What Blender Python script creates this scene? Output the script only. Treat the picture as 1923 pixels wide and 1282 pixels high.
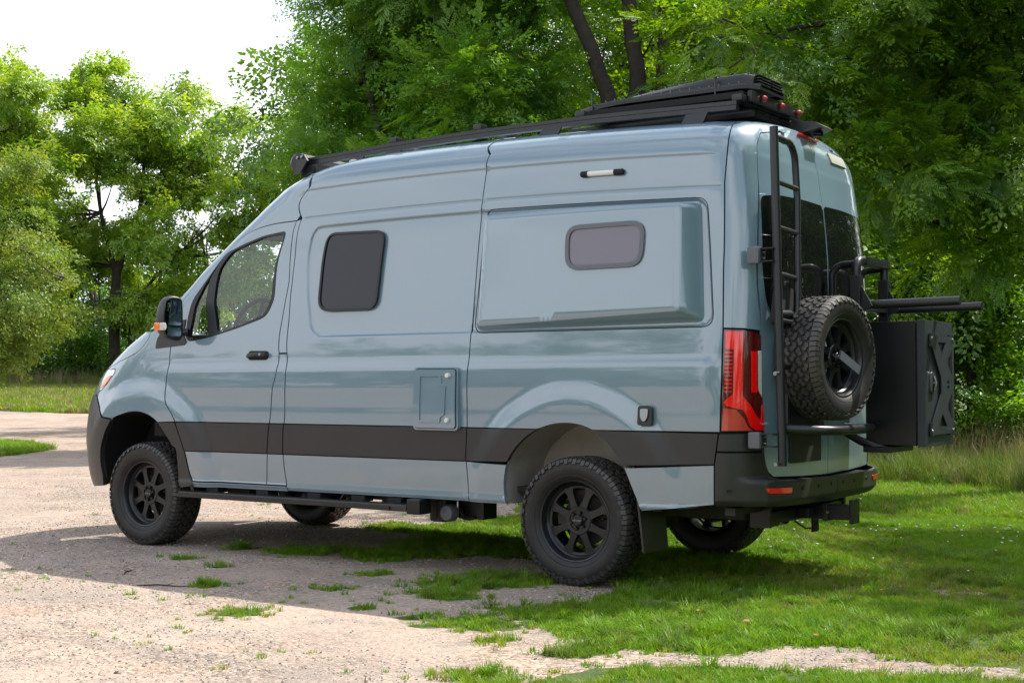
import bpy, bmesh, math, random
import numpy as np
from mathutils import Vector, Matrix
from mathutils.geometry import delaunay_2d_cdt
from mathutils.kdtree import KDTree
rad = math.radians
for o in list(bpy.data.objects):
    bpy.data.objects.remove(o)
sc = bpy.context.scene
C = sc.collection
# ------------------------------------------------------------------ camera
CAM = np.array([4.2228, -7.7923, 1.1566]); YAW = 124.3232; PITCH = 1.8857
cd = bpy.data.cameras.new('camera'); cd.lens = 48.67; cd.sensor_width = 36; cd.clip_start = .05; cd.clip_end = 3000
cam = bpy.data.objects.new('camera', cd); C.objects.link(cam)
cam.location = CAM; cam.rotation_euler = (rad(90+PITCH), 0, rad(YAW-90))
sc.camera = cam
# ------------------------------------------------------------------ sky and sun
SUN_DIR = Vector((0.34, 0.60, 1.0)).normalized()          # towards the sun
sun_el = math.asin(SUN_DIR.z); sun_az = math.atan2(SUN_DIR.x, SUN_DIR.y)
w = bpy.data.worlds.new('World'); sc.world = w; w.use_nodes = True
nt = w.node_tree; nt.nodes.clear()
def N_(nt, t, **k):
    n = nt.nodes.new(t)
    for a, b in k.items(): setattr(n, a, b)
    return n
out = N_(nt, 'ShaderNodeOutputWorld')
sky = N_(nt, 'ShaderNodeTexSky', sky_type='NISHITA', sun_disc=False, sun_elevation=sun_el, sun_rotation=sun_az,
         air_density=1.2, dust_density=2.5, ozone_density=1.0, altitude=200)
bg1 = N_(nt, 'ShaderNodeBackground'); bg1.inputs[1].default_value = 0.12
nt.links.new(sky.outputs[0], bg1.inputs[0])
bg2 = N_(nt, 'ShaderNodeBackground'); bg2.inputs[0].default_value = (.93, .95, 1, 1); bg2.inputs[1].default_value = 1.0
tc = N_(nt, 'ShaderNodeTexCoord'); mp = N_(nt, 'ShaderNodeMapping'); mp.inputs['Scale'].default_value = (1, 1, 2.6); mp.inputs['Location'].default_value = (.35, .1, 0)
nz = N_(nt, 'ShaderNodeTexNoise'); nz.inputs['Scale'].default_value = 2.1; nz.inputs['Detail'].default_value = 7; nz.inputs['Roughness'].default_value = .55
rmp = N_(nt, 'ShaderNodeValToRGB'); rmp.color_ramp.elements[0].position = .40; rmp.color_ramp.elements[1].position = .64
sx = N_(nt, 'ShaderNodeSeparateXYZ'); hz = N_(nt, 'ShaderNodeMapRange'); hz.inputs[1].default_value = .0; hz.inputs[2].default_value = .50; hz.inputs[3].default_value = .85; hz.inputs[4].default_value = 0.0
ad = N_(nt, 'ShaderNodeMath', operation='ADD', use_clamp=True)
mix = N_(nt, 'ShaderNodeMixShader')
nt.links.new(tc.outputs['Generated'], mp.inputs[0]); nt.links.new(mp.outputs[0], nz.inputs['Vector']); nt.links.new(nz.outputs[0], rmp.inputs[0])
nt.links.new(tc.outputs['Generated'], sx.inputs[0]); nt.links.new(sx.outputs[2], hz.inputs[0])
nt.links.new(rmp.outputs[0], ad.inputs[0]); nt.links.new(hz.outputs[0], ad.inputs[1])
nt.links.new(ad.outputs[0], mix.inputs[0]); nt.links.new(bg1.outputs[0], mix.inputs[1]); nt.links.new(bg2.outputs[0], mix.inputs[2]); nt.links.new(mix.outputs[0], out.inputs[0])
sl = bpy.data.lights.new('sun', 'SUN'); sl.energy = 3.6; sl.angle = rad(.53); sl.color = (1, .95, .86)
so = bpy.data.objects.new('sun', sl); C.objects.link(so); so.rotation_euler = SUN_DIR.to_track_quat('Z', 'Y').to_euler(); so.location = (0, 0, 30)
sc.view_settings.view_transform = 'Standard'; sc.view_settings.look = 'None'; sc.view_settings.gamma = 1; sc.view_settings.use_curve_mapping = False
sc.view_settings.exposure = 0.92
sc.render.engine = 'CYCLES'
sc.cycles.max_bounces = 8; sc.cycles.transparent_max_bounces = 12; sc.cycles.diffuse_bounces = 4; sc.cycles.transmission_bounces = 6

# ------------------------------------------------------------------ helpers: materials
def mat(name, col, rough=.5, metal=0, coat=0, spec=.5, noise=None, bump=None, emit=None, coat_rough=.03, sheen=0, coat_ior=1.5):
    """noise=(scale, amount, other colour); bump=(scale, strength, distance)"""
    m = bpy.data.materials.new(name); m.use_nodes = True; t = m.node_tree; b = t.nodes['Principled BSDF']
    b.inputs['Base Color'].default_value = (*col, 1); b.inputs['Roughness'].default_value = rough; b.inputs['Metallic'].default_value = metal
    b.inputs['Coat Weight'].default_value = coat; b.inputs['Coat IOR'].default_value = coat_ior; b.inputs['Coat Roughness'].default_value = coat_rough; b.inputs['Specular IOR Level'].default_value = spec
    co = N_(t, 'ShaderNodeTexCoord')
    if noise:
        n = N_(t, 'ShaderNodeTexNoise'); n.inputs['Scale'].default_value = noise[0]; n.inputs['Detail'].default_value = 6
        mx = N_(t, 'ShaderNodeMix', data_type='RGBA'); mx.inputs[6].default_value = (*col, 1); mx.inputs[7].default_value = (*noise[2], 1)
        r = N_(t, 'ShaderNodeMapRange'); r.inputs[1].default_value = .35; r.inputs[2].default_value = .7; r.inputs[4].default_value = noise[1]
        t.links.new(co.outputs['Object'], n.inputs['Vector']); t.links.new(n.outputs[0], r.inputs[0]); t.links.new(r.outputs[0], mx.inputs[0]); t.links.new(mx.outputs[2], b.inputs['Base Color'])
    if bump:
        n2 = N_(t, 'ShaderNodeTexNoise'); n2.inputs['Scale'].default_value = bump[0]; n2.inputs['Detail'].default_value = 4
        bp = N_(t, 'ShaderNodeBump'); bp.inputs['Strength'].default_value = bump[1]; bp.inputs['Distance'].default_value = bump[2]
        t.links.new(co.outputs['Object'], n2.inputs['Vector']); t.links.new(n2.outputs[0], bp.inputs['Height']); t.links.new(bp.outputs[0], b.inputs['Normal'])
    if emit: b.inputs['Emission Color'].default_value = (*emit[0], 1); b.inputs['Emission Strength'].default_value = emit[1]
    return m
def leaf_mat(name, c1, c2, trans, tw=.45, gloss=.05):
    m = bpy.data.materials.new(name); m.use_nodes = True; t = m.node_tree; t.nodes.clear()
    o = N_(t, 'ShaderNodeOutputMaterial'); df = N_(t, 'ShaderNodeBsdfDiffuse'); tr = N_(t, 'ShaderNodeBsdfTranslucent'); gl = N_(t, 'ShaderNodeBsdfGlossy'); gl.inputs['Roughness'].default_value = .42
    gl.inputs[0].default_value = (.8, .9, .8, 1)
    oi = N_(t, 'ShaderNodeObjectInfo'); mx = N_(t, 'ShaderNodeMix', data_type='RGBA'); mx.inputs[6].default_value = (*c1, 1); mx.inputs[7].default_value = (*c2, 1)
    t.links.new(oi.outputs['Random'], mx.inputs[0])
    hs = N_(t, 'ShaderNodeMix', data_type='RGBA', blend_type='MULTIPLY'); hs.inputs[0].default_value = 1; hs.inputs[7].default_value = (*trans, 1)
    t.links.new(mx.outputs[2], hs.inputs[6]); t.links.new(mx.outputs[2], df.inputs[0]); t.links.new(hs.outputs[2], tr.inputs[0])
    m1 = N_(t, 'ShaderNodeMixShader'); m1.inputs[0].default_value = tw; m2 = N_(t, 'ShaderNodeMixShader'); m2.inputs[0].default_value = gloss
    t.links.new(df.outputs[0], m1.inputs[1]); t.links.new(tr.outputs[0], m1.inputs[2]); t.links.new(m1.outputs[0], m2.inputs[1]); t.links.new(gl.outputs[0], m2.inputs[2]); t.links.new(m2.outputs[0], o.inputs[0])
    return m
def glass_mat(name, tint, refl=.04):
    m = bpy.data.materials.new(name); m.use_nodes = True; t = m.node_tree; t.nodes.clear()
    o = N_(t, 'ShaderNodeOutputMaterial'); tr = N_(t, 'ShaderNodeBsdfTransparent'); tr.inputs[0].default_value = (*tint, 1)
    gl = N_(t, 'ShaderNodeBsdfGlossy'); gl.inputs['Roughness'].default_value = .01; lw = N_(t, 'ShaderNodeLayerWeight'); lw.inputs[0].default_value = .5; pw = N_(t, 'ShaderNodeMath', operation='POWER'); pw.inputs[1].default_value = 5; fr = N_(t, 'ShaderNodeMath', operation='MULTIPLY_ADD'); fr.inputs[1].default_value = .92; fr.inputs[2].default_value = .075; mx = N_(t, 'ShaderNodeMixShader')
    t.links.new(lw.outputs['Facing'], pw.inputs[0]); t.links.new(pw.outputs[0], fr.inputs[0]); t.links.new(fr.outputs[0], mx.inputs[0]); t.links.new(tr.outputs[0], mx.inputs[1]); t.links.new(gl.outputs[0], mx.inputs[2]); t.links.new(mx.outputs[0], o.inputs[0])
    return m
# ------------------------------------------------------------------ helpers: objects
def link(name, me, parent=None, loc=None, rot=None):
    o = bpy.data.objects.new(name, me); C.objects.link(o); o.parent = parent
    if loc is not None: o.location = loc
    if rot is not None: o.rotation_euler = rot
    return o
def tag(o, label=None, cat=None, group=None, kind=None):
    if label: o['label'] = label
    if cat: o['category'] = cat
    if group: o['group'] = group
    if kind: o['kind'] = kind
    return o
class MB:
    def __init__(s): s.v = []; s.f = []; s.wn = False
    def add(s, vs, fs):
        k = len(s.v); s.v += [tuple(map(float, v)) for v in vs]; s.f += [tuple(i+k for i in f) for f in fs]; return s
    def box(s, a, b, bev=0, M=None):
        x0, y0, z0 = [min(i, j) for i, j in zip(a, b)]; x1, y1, z1 = [max(i, j) for i, j in zip(a, b)]
        if bev:
            s.wn = True; bm = bmesh.new(); bmesh.ops.create_cube(bm, size=1)
            for v in bm.verts: v.co = Vector((x0+(v.co.x+.5)*(x1-x0), y0+(v.co.y+.5)*(y1-y0), z0+(v.co.z+.5)*(z1-z0)))
            bmesh.ops.bevel(bm, geom=bm.edges[:], offset=bev, segments=2, profile=.6, affect='EDGES')
            bm.verts.ensure_lookup_table(); vs = [v.co.copy() for v in bm.verts]; fs = [[v.index for v in f.verts] for f in bm.faces]; bm.free()
        else:
            vs = [Vector(p) for p in ((x0, y0, z0), (x1, y0, z0), (x1, y1, z0), (x0, y1, z0), (x0, y0, z1), (x1, y0, z1), (x1, y1, z1), (x0, y1, z1))]
            fs = [(3, 2, 1, 0), (4, 5, 6, 7), (0, 1, 5, 4), (1, 2, 6, 5), (2, 3, 7, 6), (3, 0, 4, 7)]
        if M is not None: vs = [M @ v for v in vs]
        return s.add(vs, fs)
    def tube(s, pts, r, n=12, caps=True, closed=False):
        """tube through points; r may be a list"""
        P = [Vector(p) for p in pts]; R_ = r if isinstance(r, (list, tuple)) else [r]*len(P)
        L = len(P); rings = []; up = None
        for i, p in enumerate(P):
            if closed: d = (P[(i+1) % L]-P[i-1])
            else: d = (P[min(i+1, L-1)]-P[max(i-1, 0)])
            d.normalize()
            if up is None:
                up = Vector((0, 0, 1)) if abs(d.z) < .9 else Vector((0, 1, 0))
            a = d.cross(up); a.normalize(); up = a.cross(d); up.normalize()
            rings.append([p+R_[i]*(math.cos(2*math.pi*k/n)*a+math.sin(2*math.pi*k/n)*up) for k in range(n)])
        vs = [v for rg in rings for v in rg]; fs = []
        for i in range(L if closed else L-1):
            j = (i+1) % L
            for k in range(n):
                k2 = (k+1) % n; fs.append((i*n+k, i*n+k2, j*n+k2, j*n+k))
        if caps and not closed: fs.append(tuple(range(n-1, -1, -1))); fs.append(tuple((L-1)*n+k for k in range(n)))
        return s.add(vs, fs)
    def prism(s, poly, d0, d1, M=None):
        """polygon in local XY, extruded along local Z from d0 to d1"""
        n = len(poly); vs = [Vector((p[0], p[1], d0)) for p in poly]+[Vector((p[0], p[1], d1)) for p in poly]
        if M is not None: vs = [M @ v for v in vs]
        fs = [tuple(range(n-1, -1, -1)), tuple(range(n, 2*n))]+[(i, (i+1) % n, (i+1) % n+n, i+n) for i in range(n)]
        return s.add(vs, fs)
    def lathe(s, prof, n=48, M=None, a0=0, a1=2*math.pi):
        """profile (r, h) turned about local Z"""
        full = abs(a1-a0-2*math.pi) < 1e-6; m = n if full else n+1; vs = []; fs = []
        for k in range(m):
            a = a0+(a1-a0)*k/n
            for r, h in prof: vs.append(Vector((r*math.cos(a), r*math.sin(a), h)))
        q = len(prof)
        for k in range(n):
            k2 = (k+1) % m
            for i in range(q-1): fs.append((k*q+i, k2*q+i, k2*q+i+1, k*q+i+1))
        if M is not None: vs = [M @ v for v in vs]
        return s.add(vs, fs)
    def build(s, name, m, parent=None, smooth=30, loc=None, rot=None):
        me = bpy.data.meshes.new(name); me.from_pydata(s.v, [], s.f)
        for mm in (m if isinstance(m, (list, tuple)) else [m]): me.materials.append(mm)
        bm = bmesh.new(); bm.from_mesh(me); bmesh.ops.recalc_face_normals(bm, faces=bm.faces); bm.to_mesh(me); bm.free()
        if smooth:
            me.polygons.foreach_set('use_smooth', [True]*len(me.polygons)); me.update()
            try: me.set_sharp_from_angle(angle=rad(smooth))
            except Exception: pass
        o = link(name, me, parent, loc, rot)
        if s.wn and smooth:
            md = o.modifiers.new('weighted_normals', 'WEIGHTED_NORMAL'); md.keep_sharp = True; md.weight = 100
        return o
def arc(c, r, a0, a1, n=8, plane='xz'):
    o = []
    for i in range(n+1):
        a = a0+(a1-a0)*i/n
        if plane == 'xz': o.append((c[0]+r*math.cos(a), c[1], c[2]+r*math.sin(a)))
        elif plane == 'yz': o.append((c[0], c[1]+r*math.cos(a), c[2]+r*math.sin(a)))
        else: o.append((c[0]+r*math.cos(a), c[1]+r*math.sin(a), c[2]))
    return o
def at(u, v, dist):
    """world point seen at full-size photo pixel (u, v), at a distance along the view axis"""
    f = np.array([math.cos(rad(PITCH))*math.cos(rad(YAW)), math.cos(rad(PITCH))*math.sin(rad(YAW)), math.sin(rad(PITCH))])
    r = np.array([math.sin(rad(YAW)), -math.cos(rad(YAW)), 0]); up = np.cross(r, f)
    return CAM+dist*(f+(u-961.5)/2600*r-(v-641)/2600*up)
# ------------------------------------------------------------------ van body surface
# The body is one smooth surface P(s, t): s runs along the flank and round both corners, t runs up the side and over the roof.
def interp(x,xs,ys):
    # smooth (monotone-ish cubic hermite) interpolation
    xs=np.asarray(xs,float); ys=np.asarray(ys,float); x=np.asarray(x,float)
    d=np.diff(ys)/np.diff(xs); m=np.empty(len(xs)); m[0]=d[0]; m[-1]=d[-1]
    for i in range(1,len(xs)-1):
        m[i]=0 if d[i-1]*d[i]<=0 else 2*d[i-1]*d[i]/(d[i-1]+d[i])
    xc=np.clip(x,xs[0],xs[-1]); i=np.clip(np.searchsorted(xs,xc,side='right')-1,0,len(xs)-2)
    h=xs[i+1]-xs[i]; u=(xc-xs[i])/h
    return ((2*u**3-3*u**2+1)*ys[i]+(u**3-2*u**2+u)*h*m[i]+(-2*u**3+3*u**2)*ys[i+1]+(u**3-u**2)*h*m[i+1])
ZC=2.36; HR=.375
KZ =[.30,.50,.75,1.0,1.3,1.6,1.9,2.15,2.36]
KW =[.950,.985,1.0,1.003,.995,.972,.945,.925,.905]
# front tip (centre) and corner length
FZ =[.30,.50,.75,1.0,1.15,1.30,1.45,1.60,1.80,2.0,2.2,2.36,2.50,2.62,2.70,2.745]
FX =[-4.535,-4.669,-4.764,-4.727,-4.646,-4.497,-4.231,-3.915,-3.64,-3.402,-3.135,-2.931,-2.761,-2.533,-2.059,-1.247]
FL =[.75,.85,.95,.95,.92,.85,.65,.50,.45,.45,.45,.50,.6,.7,.7,.6]
RZ =[.30,.75,1.0,1.5,1.9,2.2,2.4,2.6,2.745]
RX =[1.133,1.154,1.157,1.165,1.16,1.14,1.115,1.085,1.01]
XR0=.75; DC=-1.1; PT=5.0; DRc=.014
def gauge(phi,p):
    c,s=np.abs(np.cos(phi)),np.abs(np.sin(phi)); r=(c**p+s**p)**(-1/p); return r*np.cos(phi),r*np.sin(phi)
def half(q,a=.35,b=1.0):
    return np.where(q<a,q/a*np.pi/4,np.pi/4+np.clip((q-a)/b,0,1)*np.pi/4)
SF=-3.2   # front curve starts at s=SF (param), rear at XR0
def P(s,t):
    s=np.asarray(s,float); t=np.asarray(t,float); s,t=np.broadcast_arrays(s,t)
    a=half(np.maximum(t-ZC,0),.30,.9); k,sn=gauge(a,PT)
    z=np.where(t>ZC,ZC+HR*sn,t); k=np.where(t>ZC,k,1.0)
    W=interp(t,KZ,KW)*k*(1-.11*np.clip(z-ZC,0,1))
    xf=interp(z,FZ,FX); L=interp(z,FZ,FL); xr=interp(z,RZ,RX); xc=xf+L
    # straight part: s in [SF,XR0] linearly to x in [xc,XR0]
    dxc=xc-SF; kk=np.minimum(3.0,.8*(XR0-SF)/np.maximum(dxc,1e-3)); kk=np.where(dxc<=0,3.0,kk)
    x0=s+dxc*np.clip((XR0-s)/(XR0-SF),0,1)**kk
    # rear corner
    qr=half(np.maximum(s-XR0,0)); cr,sr=gauge(qr,4.0)
    qf=half(np.maximum(SF-s,0),.7,1.0); cf,sf=gauge(qf,2.7)
    x=np.where(s>XR0,XR0+(xr-XR0)*sr,np.where(s<SF,xc-L*sf,x0))
    y=-W*np.where(s>XR0,cr,np.where(s<SF,cf,1.0))
    dx=x-DC; drop=DRc*dx**2
    w=np.clip((z-1.5)/1.1,0,1); w=w*w*(3-2*w)
    z=z-drop*w
    return np.stack([x,y,z],-1)
SMIN=SF-1.7; SMAX=XR0+1.35; TMAX=ZC+1.2
def ss(x):
    x = np.clip(x, 0, 1); return x*x*(3-2*x)
def rrect(u, v, cu, cv, hu, hv, r):
    qx = np.abs(u-cu)-hu+r; qy = np.abs(v-cv)-hv+r
    return np.hypot(np.maximum(qx, 0), np.maximum(qy, 0))+np.minimum(np.maximum(qx, qy), 0)-r
def Dbody(s, t, p):
    x, z = p[..., 0], p[..., 2]
    side = 1-ss((s-.9)/.1)
    d = .007*ss((t-2.487)/.012)*side*(1-ss((s-.80)/.15)) - .0035*np.exp(-((t-2.302)/.006)**2)*side*(1-ss((-2.5-s)/.1))
    u1 = s-(-2.335+(2.2-t)*.57)
    f1 = rrect(u1, t, 5, 1.86, 5, .378, .09)
    d = d-.012*ss(-f1/.014)*(s < -.715)
    u2 = s-(.850+(2.15-t)*.080)
    f2 = rrect(u2, t, -5, 1.861, 5, .377, .085)
    d = d-.016*ss(-f2/.016)*(s >= -.715)
    d = d+.013*ss((1.345-t)/.085)*(1-ss((s-.85)/.12))*ss((s+3.25)/.3)
    d = d-.012*ss((1.215-t)/.2)*(1-ss((s-.85)/.12))*ss((s+3.25)/.3)*.6
    r = np.hypot(x, z-.41); d = d+.024*ss((.80-r)/.15)*(t < 1.35)
    r = np.hypot(x+3.665, z-.42); d = d+.026*ss((.82-r)/.16)*(t < 1.4)
    d = d-.006*ss((t-2.50)/.02)*ss((s-1.12)/.1)*(t < 2.66)
    d = d+.008*np.exp(-((t-.495)/.014)**2)*(1-ss((s-.85)/.1))
    return d
def Pd(s, t, off=0., D=Dbody):
    s = np.asarray(s, float); t = np.asarray(t, float); e = 1e-3
    def base(s, t):
        p = P(s, t); a = (P(s+e, t)-P(s-e, t)); b = (P(s, t+e)-P(s, t-e)); n = np.cross(a, b)
        n /= np.maximum(np.linalg.norm(n, axis=-1, keepdims=True), 1e-12); return p, n
    p, n = base(s, t); d = (D(s, t, p) if D else 0)+(off(s, t) if callable(off) else off)
    return p+n*np.asarray(d)[..., None]
def PdN(s, t, off=0., D=Dbody):
    e = 2e-3; a = Pd(s+e, t, off, D)-Pd(s-e, t, off, D); b = Pd(s, t+e, off, D)-Pd(s, t-e, off, D)
    n = np.cross(a, b); l = np.linalg.norm(n, axis=-1, keepdims=True)
    return Pd(s, t, off, D), np.where(l > 1e-9, n/np.maximum(l, 1e-12), np.array([0, 0, 1.]))
def resample(L, g):
    o = []
    for i in range(len(L)):
        a = np.array(L[i]); b = np.array(L[(i+1) % len(L)]); n = max(1, int(np.hypot(*(b-a))/g+.5))
        for k in range(n): o.append(a+(b-a)*k/n)
    return np.array(o)
def spl(L, n=6):
    """smooth curve through the points"""
    L = [np.array(p, float) for p in L]; o = []
    for i in range(len(L)-1):
        p0 = L[max(i-1, 0)]; p1 = L[i]; p2 = L[i+1]; p3 = L[min(i+2, len(L)-1)]
        for k in range(n):
            u = k/n; o.append(.5*((2*p1)+(-p0+p2)*u+(2*p0-5*p1+4*p2-p3)*u*u+(-p0+3*p1-3*p2+p3)*u**3))
    o.append(L[-1]); return [tuple(p) for p in o]
def area(L):
    L = np.asarray(L); x, y = L[:, 0], L[:, 1]; return .5*np.sum(x*np.roll(y, -1)-np.roll(x, -1)*y)
def insetp(L, d):
    """shrink a counter-clockwise outline by d"""
    L = np.asarray(L, float); keep = [0]
    for i in range(1, len(L)):
        if np.hypot(*(L[i]-L[keep[-1]])) > 1e-4: keep.append(i)
    L = L[keep]
    if area(L) < 0: L = L[::-1]
    a = L-np.roll(L, 1, 0); b = np.roll(L, -1, 0)-L
    a /= np.maximum(np.linalg.norm(a, axis=1, keepdims=True), 1e-9); b /= np.maximum(np.linalg.norm(b, axis=1, keepdims=True), 1e-9)
    na = np.stack([-a[:, 1], a[:, 0]], 1); nb = np.stack([-b[:, 1], b[:, 0]], 1); m = na+nb; l = np.maximum((m**2).sum(1, keepdims=True), .6)
    return L+m*2/l*d
def inside(pt, L):
    x, y = pt[:, 0], pt[:, 1]; c = np.zeros(len(pt), bool); n = len(L)
    for i in range(n):
        x1, y1 = L[i]; x2, y2 = L[(i+1) % n]
        if y1 == y2: continue
        m = ((y1 > y) != (y2 > y)) & (x < (x2-x1)*(y-y1)/(y2-y1)+x1); c ^= m
    return c
def rr(s0, s1, t0, t1, r, n=6, shear=0):
    """rounded rectangle outline; shear slides s with t"""
    o = []
    for cx, cy, a in ((s1-r, t0+r, -90), (s1-r, t1-r, 0), (s0+r, t1-r, 90), (s0+r, t0+r, 180)):
        for k in range(n+1):
            q = rad(a+90*k/n); x = cx+r*math.cos(q); y = cy+r*math.sin(q); o.append((x+(y-t0)*shear, y))
    return o
def flat_mesh(outer, holes, g, extra=None):
    ob = resample(outer, g); loops = [ob]
    if area(ob) < 0: loops[0] = ob[::-1]
    for h in holes:
        hb = resample(h, g); loops.append(hb if area(hb) < 0 else hb[::-1])
    lo = loops[0].min(0); hi = loops[0].max(0)
    gx = np.arange(lo[0]+g*.5, hi[0], g); gy = np.arange(lo[1]+g*.5, hi[1], g*.9)
    A, B = np.meshgrid(gx, gy); A = A+(np.arange(len(gy)) % 2)[:, None]*g*.5
    pts = np.stack([A.ravel(), B.ravel()], 1)
    if extra is not None:
        kd = KDTree(len(extra))
        for i, q in enumerate(extra): kd.insert((q[0], q[1], 0), i)
        kd.balance(); pts = np.array([q for q in pts if kd.find((q[0], q[1], 0))[2] > .55*g]); pts = np.concatenate([pts, extra])
    ok = inside(pts, loops[0])
    for h in loops[1:]: ok &= ~inside(pts, h)
    pts = pts[ok]
    bd = np.concatenate(loops)
    # keep grid points off the boundary
    keep = np.ones(len(pts), bool)
    for i in range(0, len(pts), 4000):
        q = pts[i:i+4000]; dd = ((q[:, None, :]-bd[None])**2).sum(-1).min(1); keep[i:i+4000] = dd > (.4*g)**2
    pts = pts[keep]
    V = []; E = []; F = []; k = 0
    for j, l in enumerate(loops):
        n = len(l); V += [Vector((float(a), float(b))) for a, b in l]
        if j == 0: F = [list(range(n))]
        else: E += [(k+i, k+(i+1) % n) for i in range(n)]
        k += n
    V += [Vector((float(a), float(b))) for a, b in pts]
    vo, eo, fo, ov, oe, of = delaunay_2d_cdt(V, E, F, 1, 1e-6)
    vo = np.array([(p.x, p.y) for p in vo]); fo = [tuple(f) for f in fo]
    if len(loops) > 1:
        cen = np.array([vo[list(f)].mean(0) for f in fo]); bad = np.zeros(len(fo), bool)
        for h in loops[1:]: bad |= inside(cen, h)
        fo = [f for f, b_ in zip(fo, bad) if not b_]
    fo = [f if area(vo[list(f)]) > 0 else f[::-1] for f in fo]
    idx = {}
    for i, src in enumerate(ov):
        for s_ in src: idx[s_] = i
    lp = []; k = 0
    for l in loops: lp.append([idx.get(k+i, -1) for i in range(len(l))]); k += len(l)
    return vo, fo, lp, loops
SIDES = {'l': 1, 'r': -1}
def panel(name, outer, m, parent, holes=(), g=.035, off=0., rim=.015, inset=.0035, D=Dbody, sides='l', extra=None, label=None):
    outer = insetp(outer, inset); holes = [insetp(h, -inset*.0) for h in holes]
    vo, fo, lp, loops = flat_mesh(outer, holes, g, extra)
    p, n = PdN(vo[:, 0], vo[:, 1], off, D)
    verts = [p]; nors = [n]; faces = [tuple(reversed(f)) if False else f for f in fo]; k = len(p)
    if rim:
        for l in lp:
            l = [i for i in l if i >= 0]
            q = p[l]; nn = n[l]; tg = np.roll(q, -1, 0)-np.roll(q, 1, 0); tg /= np.maximum(np.linalg.norm(tg, axis=1, keepdims=True), 1e-9)
            sd = np.cross(tg, nn); m_ = len(l)
            verts += [q, q-nn*rim]; nors += [sd, sd]
            for i in range(m_):
                j = (i+1) % m_; faces.append((k+j, k+i, k+m_+i, k+m_+j))
            k += 2*m_
    verts = np.concatenate(verts); nors = np.concatenate(nors); obs = []
    for sd in sides:
        sg = SIDES[sd]; v = verts*[1, sg, 1]; nn = nors*[1, sg, 1]; ff = faces if sg > 0 else [f[::-1] for f in faces]
        me = bpy.data.meshes.new(name); me.from_pydata(v.tolist(), [], ff)
        me.polygons.foreach_set('use_smooth', [True]*len(me.polygons)); me.materials.append(m); me.update()
        me.normals_split_custom_set_from_vertices(nn.tolist())
        o = link(name, me, parent); obs.append(o)
        if label and sg > 0: o['label'] = label
    return obs
def frame_at(s, t, side=1):
    """position, outward normal, along (+s) and up vectors on the body"""
    p, n = PdN(np.array([s]), np.array([t])); p = Vector(p[0]); n = Vector(n[0])
    a = Vector(Pd(s+.01, t)-Pd(s-.01, t)).normalized(); b = n.cross(a).normalized()
    M = Matrix((a, b, n)).transposed().to_4x4(); M.translation = p
    return M      # local X along +s, local Y up, local Z outward
# ================================================================== ground
rng = np.random.default_rng(7)
def vnoise(x, y, sc_, seed=0):
    """smooth value noise, vectorised"""
    x = np.asarray(x)/sc_; y = np.asarray(y)/sc_; xi = np.floor(x).astype(int); yi = np.floor(y).astype(int); fx = x-xi; fy = y-yi
    fx = fx*fx*(3-2*fx); fy = fy*fy*(3-2*fy)
    def h(a, b):
        n = (a*374761393+b*668265263+seed*974634777) & 0xffffffff; n = ((n ^ (n >> 13))*1274126177) & 0xffffffff; return ((n ^ (n >> 16)) & 0xffff)/65535.
    return (h(xi, yi)*(1-fx)+h(xi+1, yi)*fx)*(1-fy)+(h(xi, yi+1)*(1-fx)+h(xi+1, yi+1)*fx)*fy
def fbm(x, y, sc_, seed=0, o=4): return sum(vnoise(x, y, sc_/2**k, seed+k)*.5**k for k in range(o))/sum(.5**k for k in range(o))
def height(x, y):
    x = np.asarray(x, float); y = np.asarray(y, float); r = np.hypot(x-4.2, y+7.8)
    rise = 1.15*ss((r-46)/30)*ss((y+5)/10)+2.5*ss((r-80)/60)*ss((y+5)/10)
    flat = np.exp(-((x+1.5)**2/9+(y)**2/4))
    return .012+rise+(fbm(x, y, 1.4, 3)-.5)*.045*(1-.8*flat)+(fbm(x, y, .28, 9)-.5)*.012*(1-.5*flat)-.02*np.exp(-((y+2.9)**2)/.5)*0
MAIN = [(2.9, -1.80), (2.38, -1.99), (2.04, -2.0), (1.80, -2.12), (1.61, -2.51), (1.34, -2.44), (1.08, -2.35), (.74, -2.17), (.34, -1.88), (.17, -1.79), (.25, -1.48), (.38, -1.02), (.07, -.53), (-.56, -.19), (-.94, -.12), (-1.34, -.04), (-1.41, -.44), (-1.58, -.55), (-1.95, -.45), (-2.20, .60), (-2.98, .78), (-2.71, 1.48), (-2.77, 2.61), (-3.24, 3.3), (-3.88, 4.45),
        (-8, 9), (-16, 15), (-30, 21.2), (-37.3, 25.6), (-41, 24.0), (-56, 15), (-140, -30), (-140, 260), (260, 260), (260, -1.0), (60, -1.5), (9, -1.6), (4.5, -1.7)]
LOW = [(1.22, -3.6), (1.31, -3.24), (1.38, -2.99), (1.64, -2.74), (1.98, -2.57), (2.19, -2.42), (2.76, -2.06), (4.2, -2.1), (30, -2.4), (60, -20), (30, -60), (3.0, -7.5), (1.9, -5.0)]
ISL = [(-17.0, 8.4), (-16.3, 7.2), (-15.6, 6.1), (-17.2, 4.6), (-21, 2.2), (-30, -4), (-34, 3), (-25, 7.5), (-19.5, 9.6)]
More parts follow.
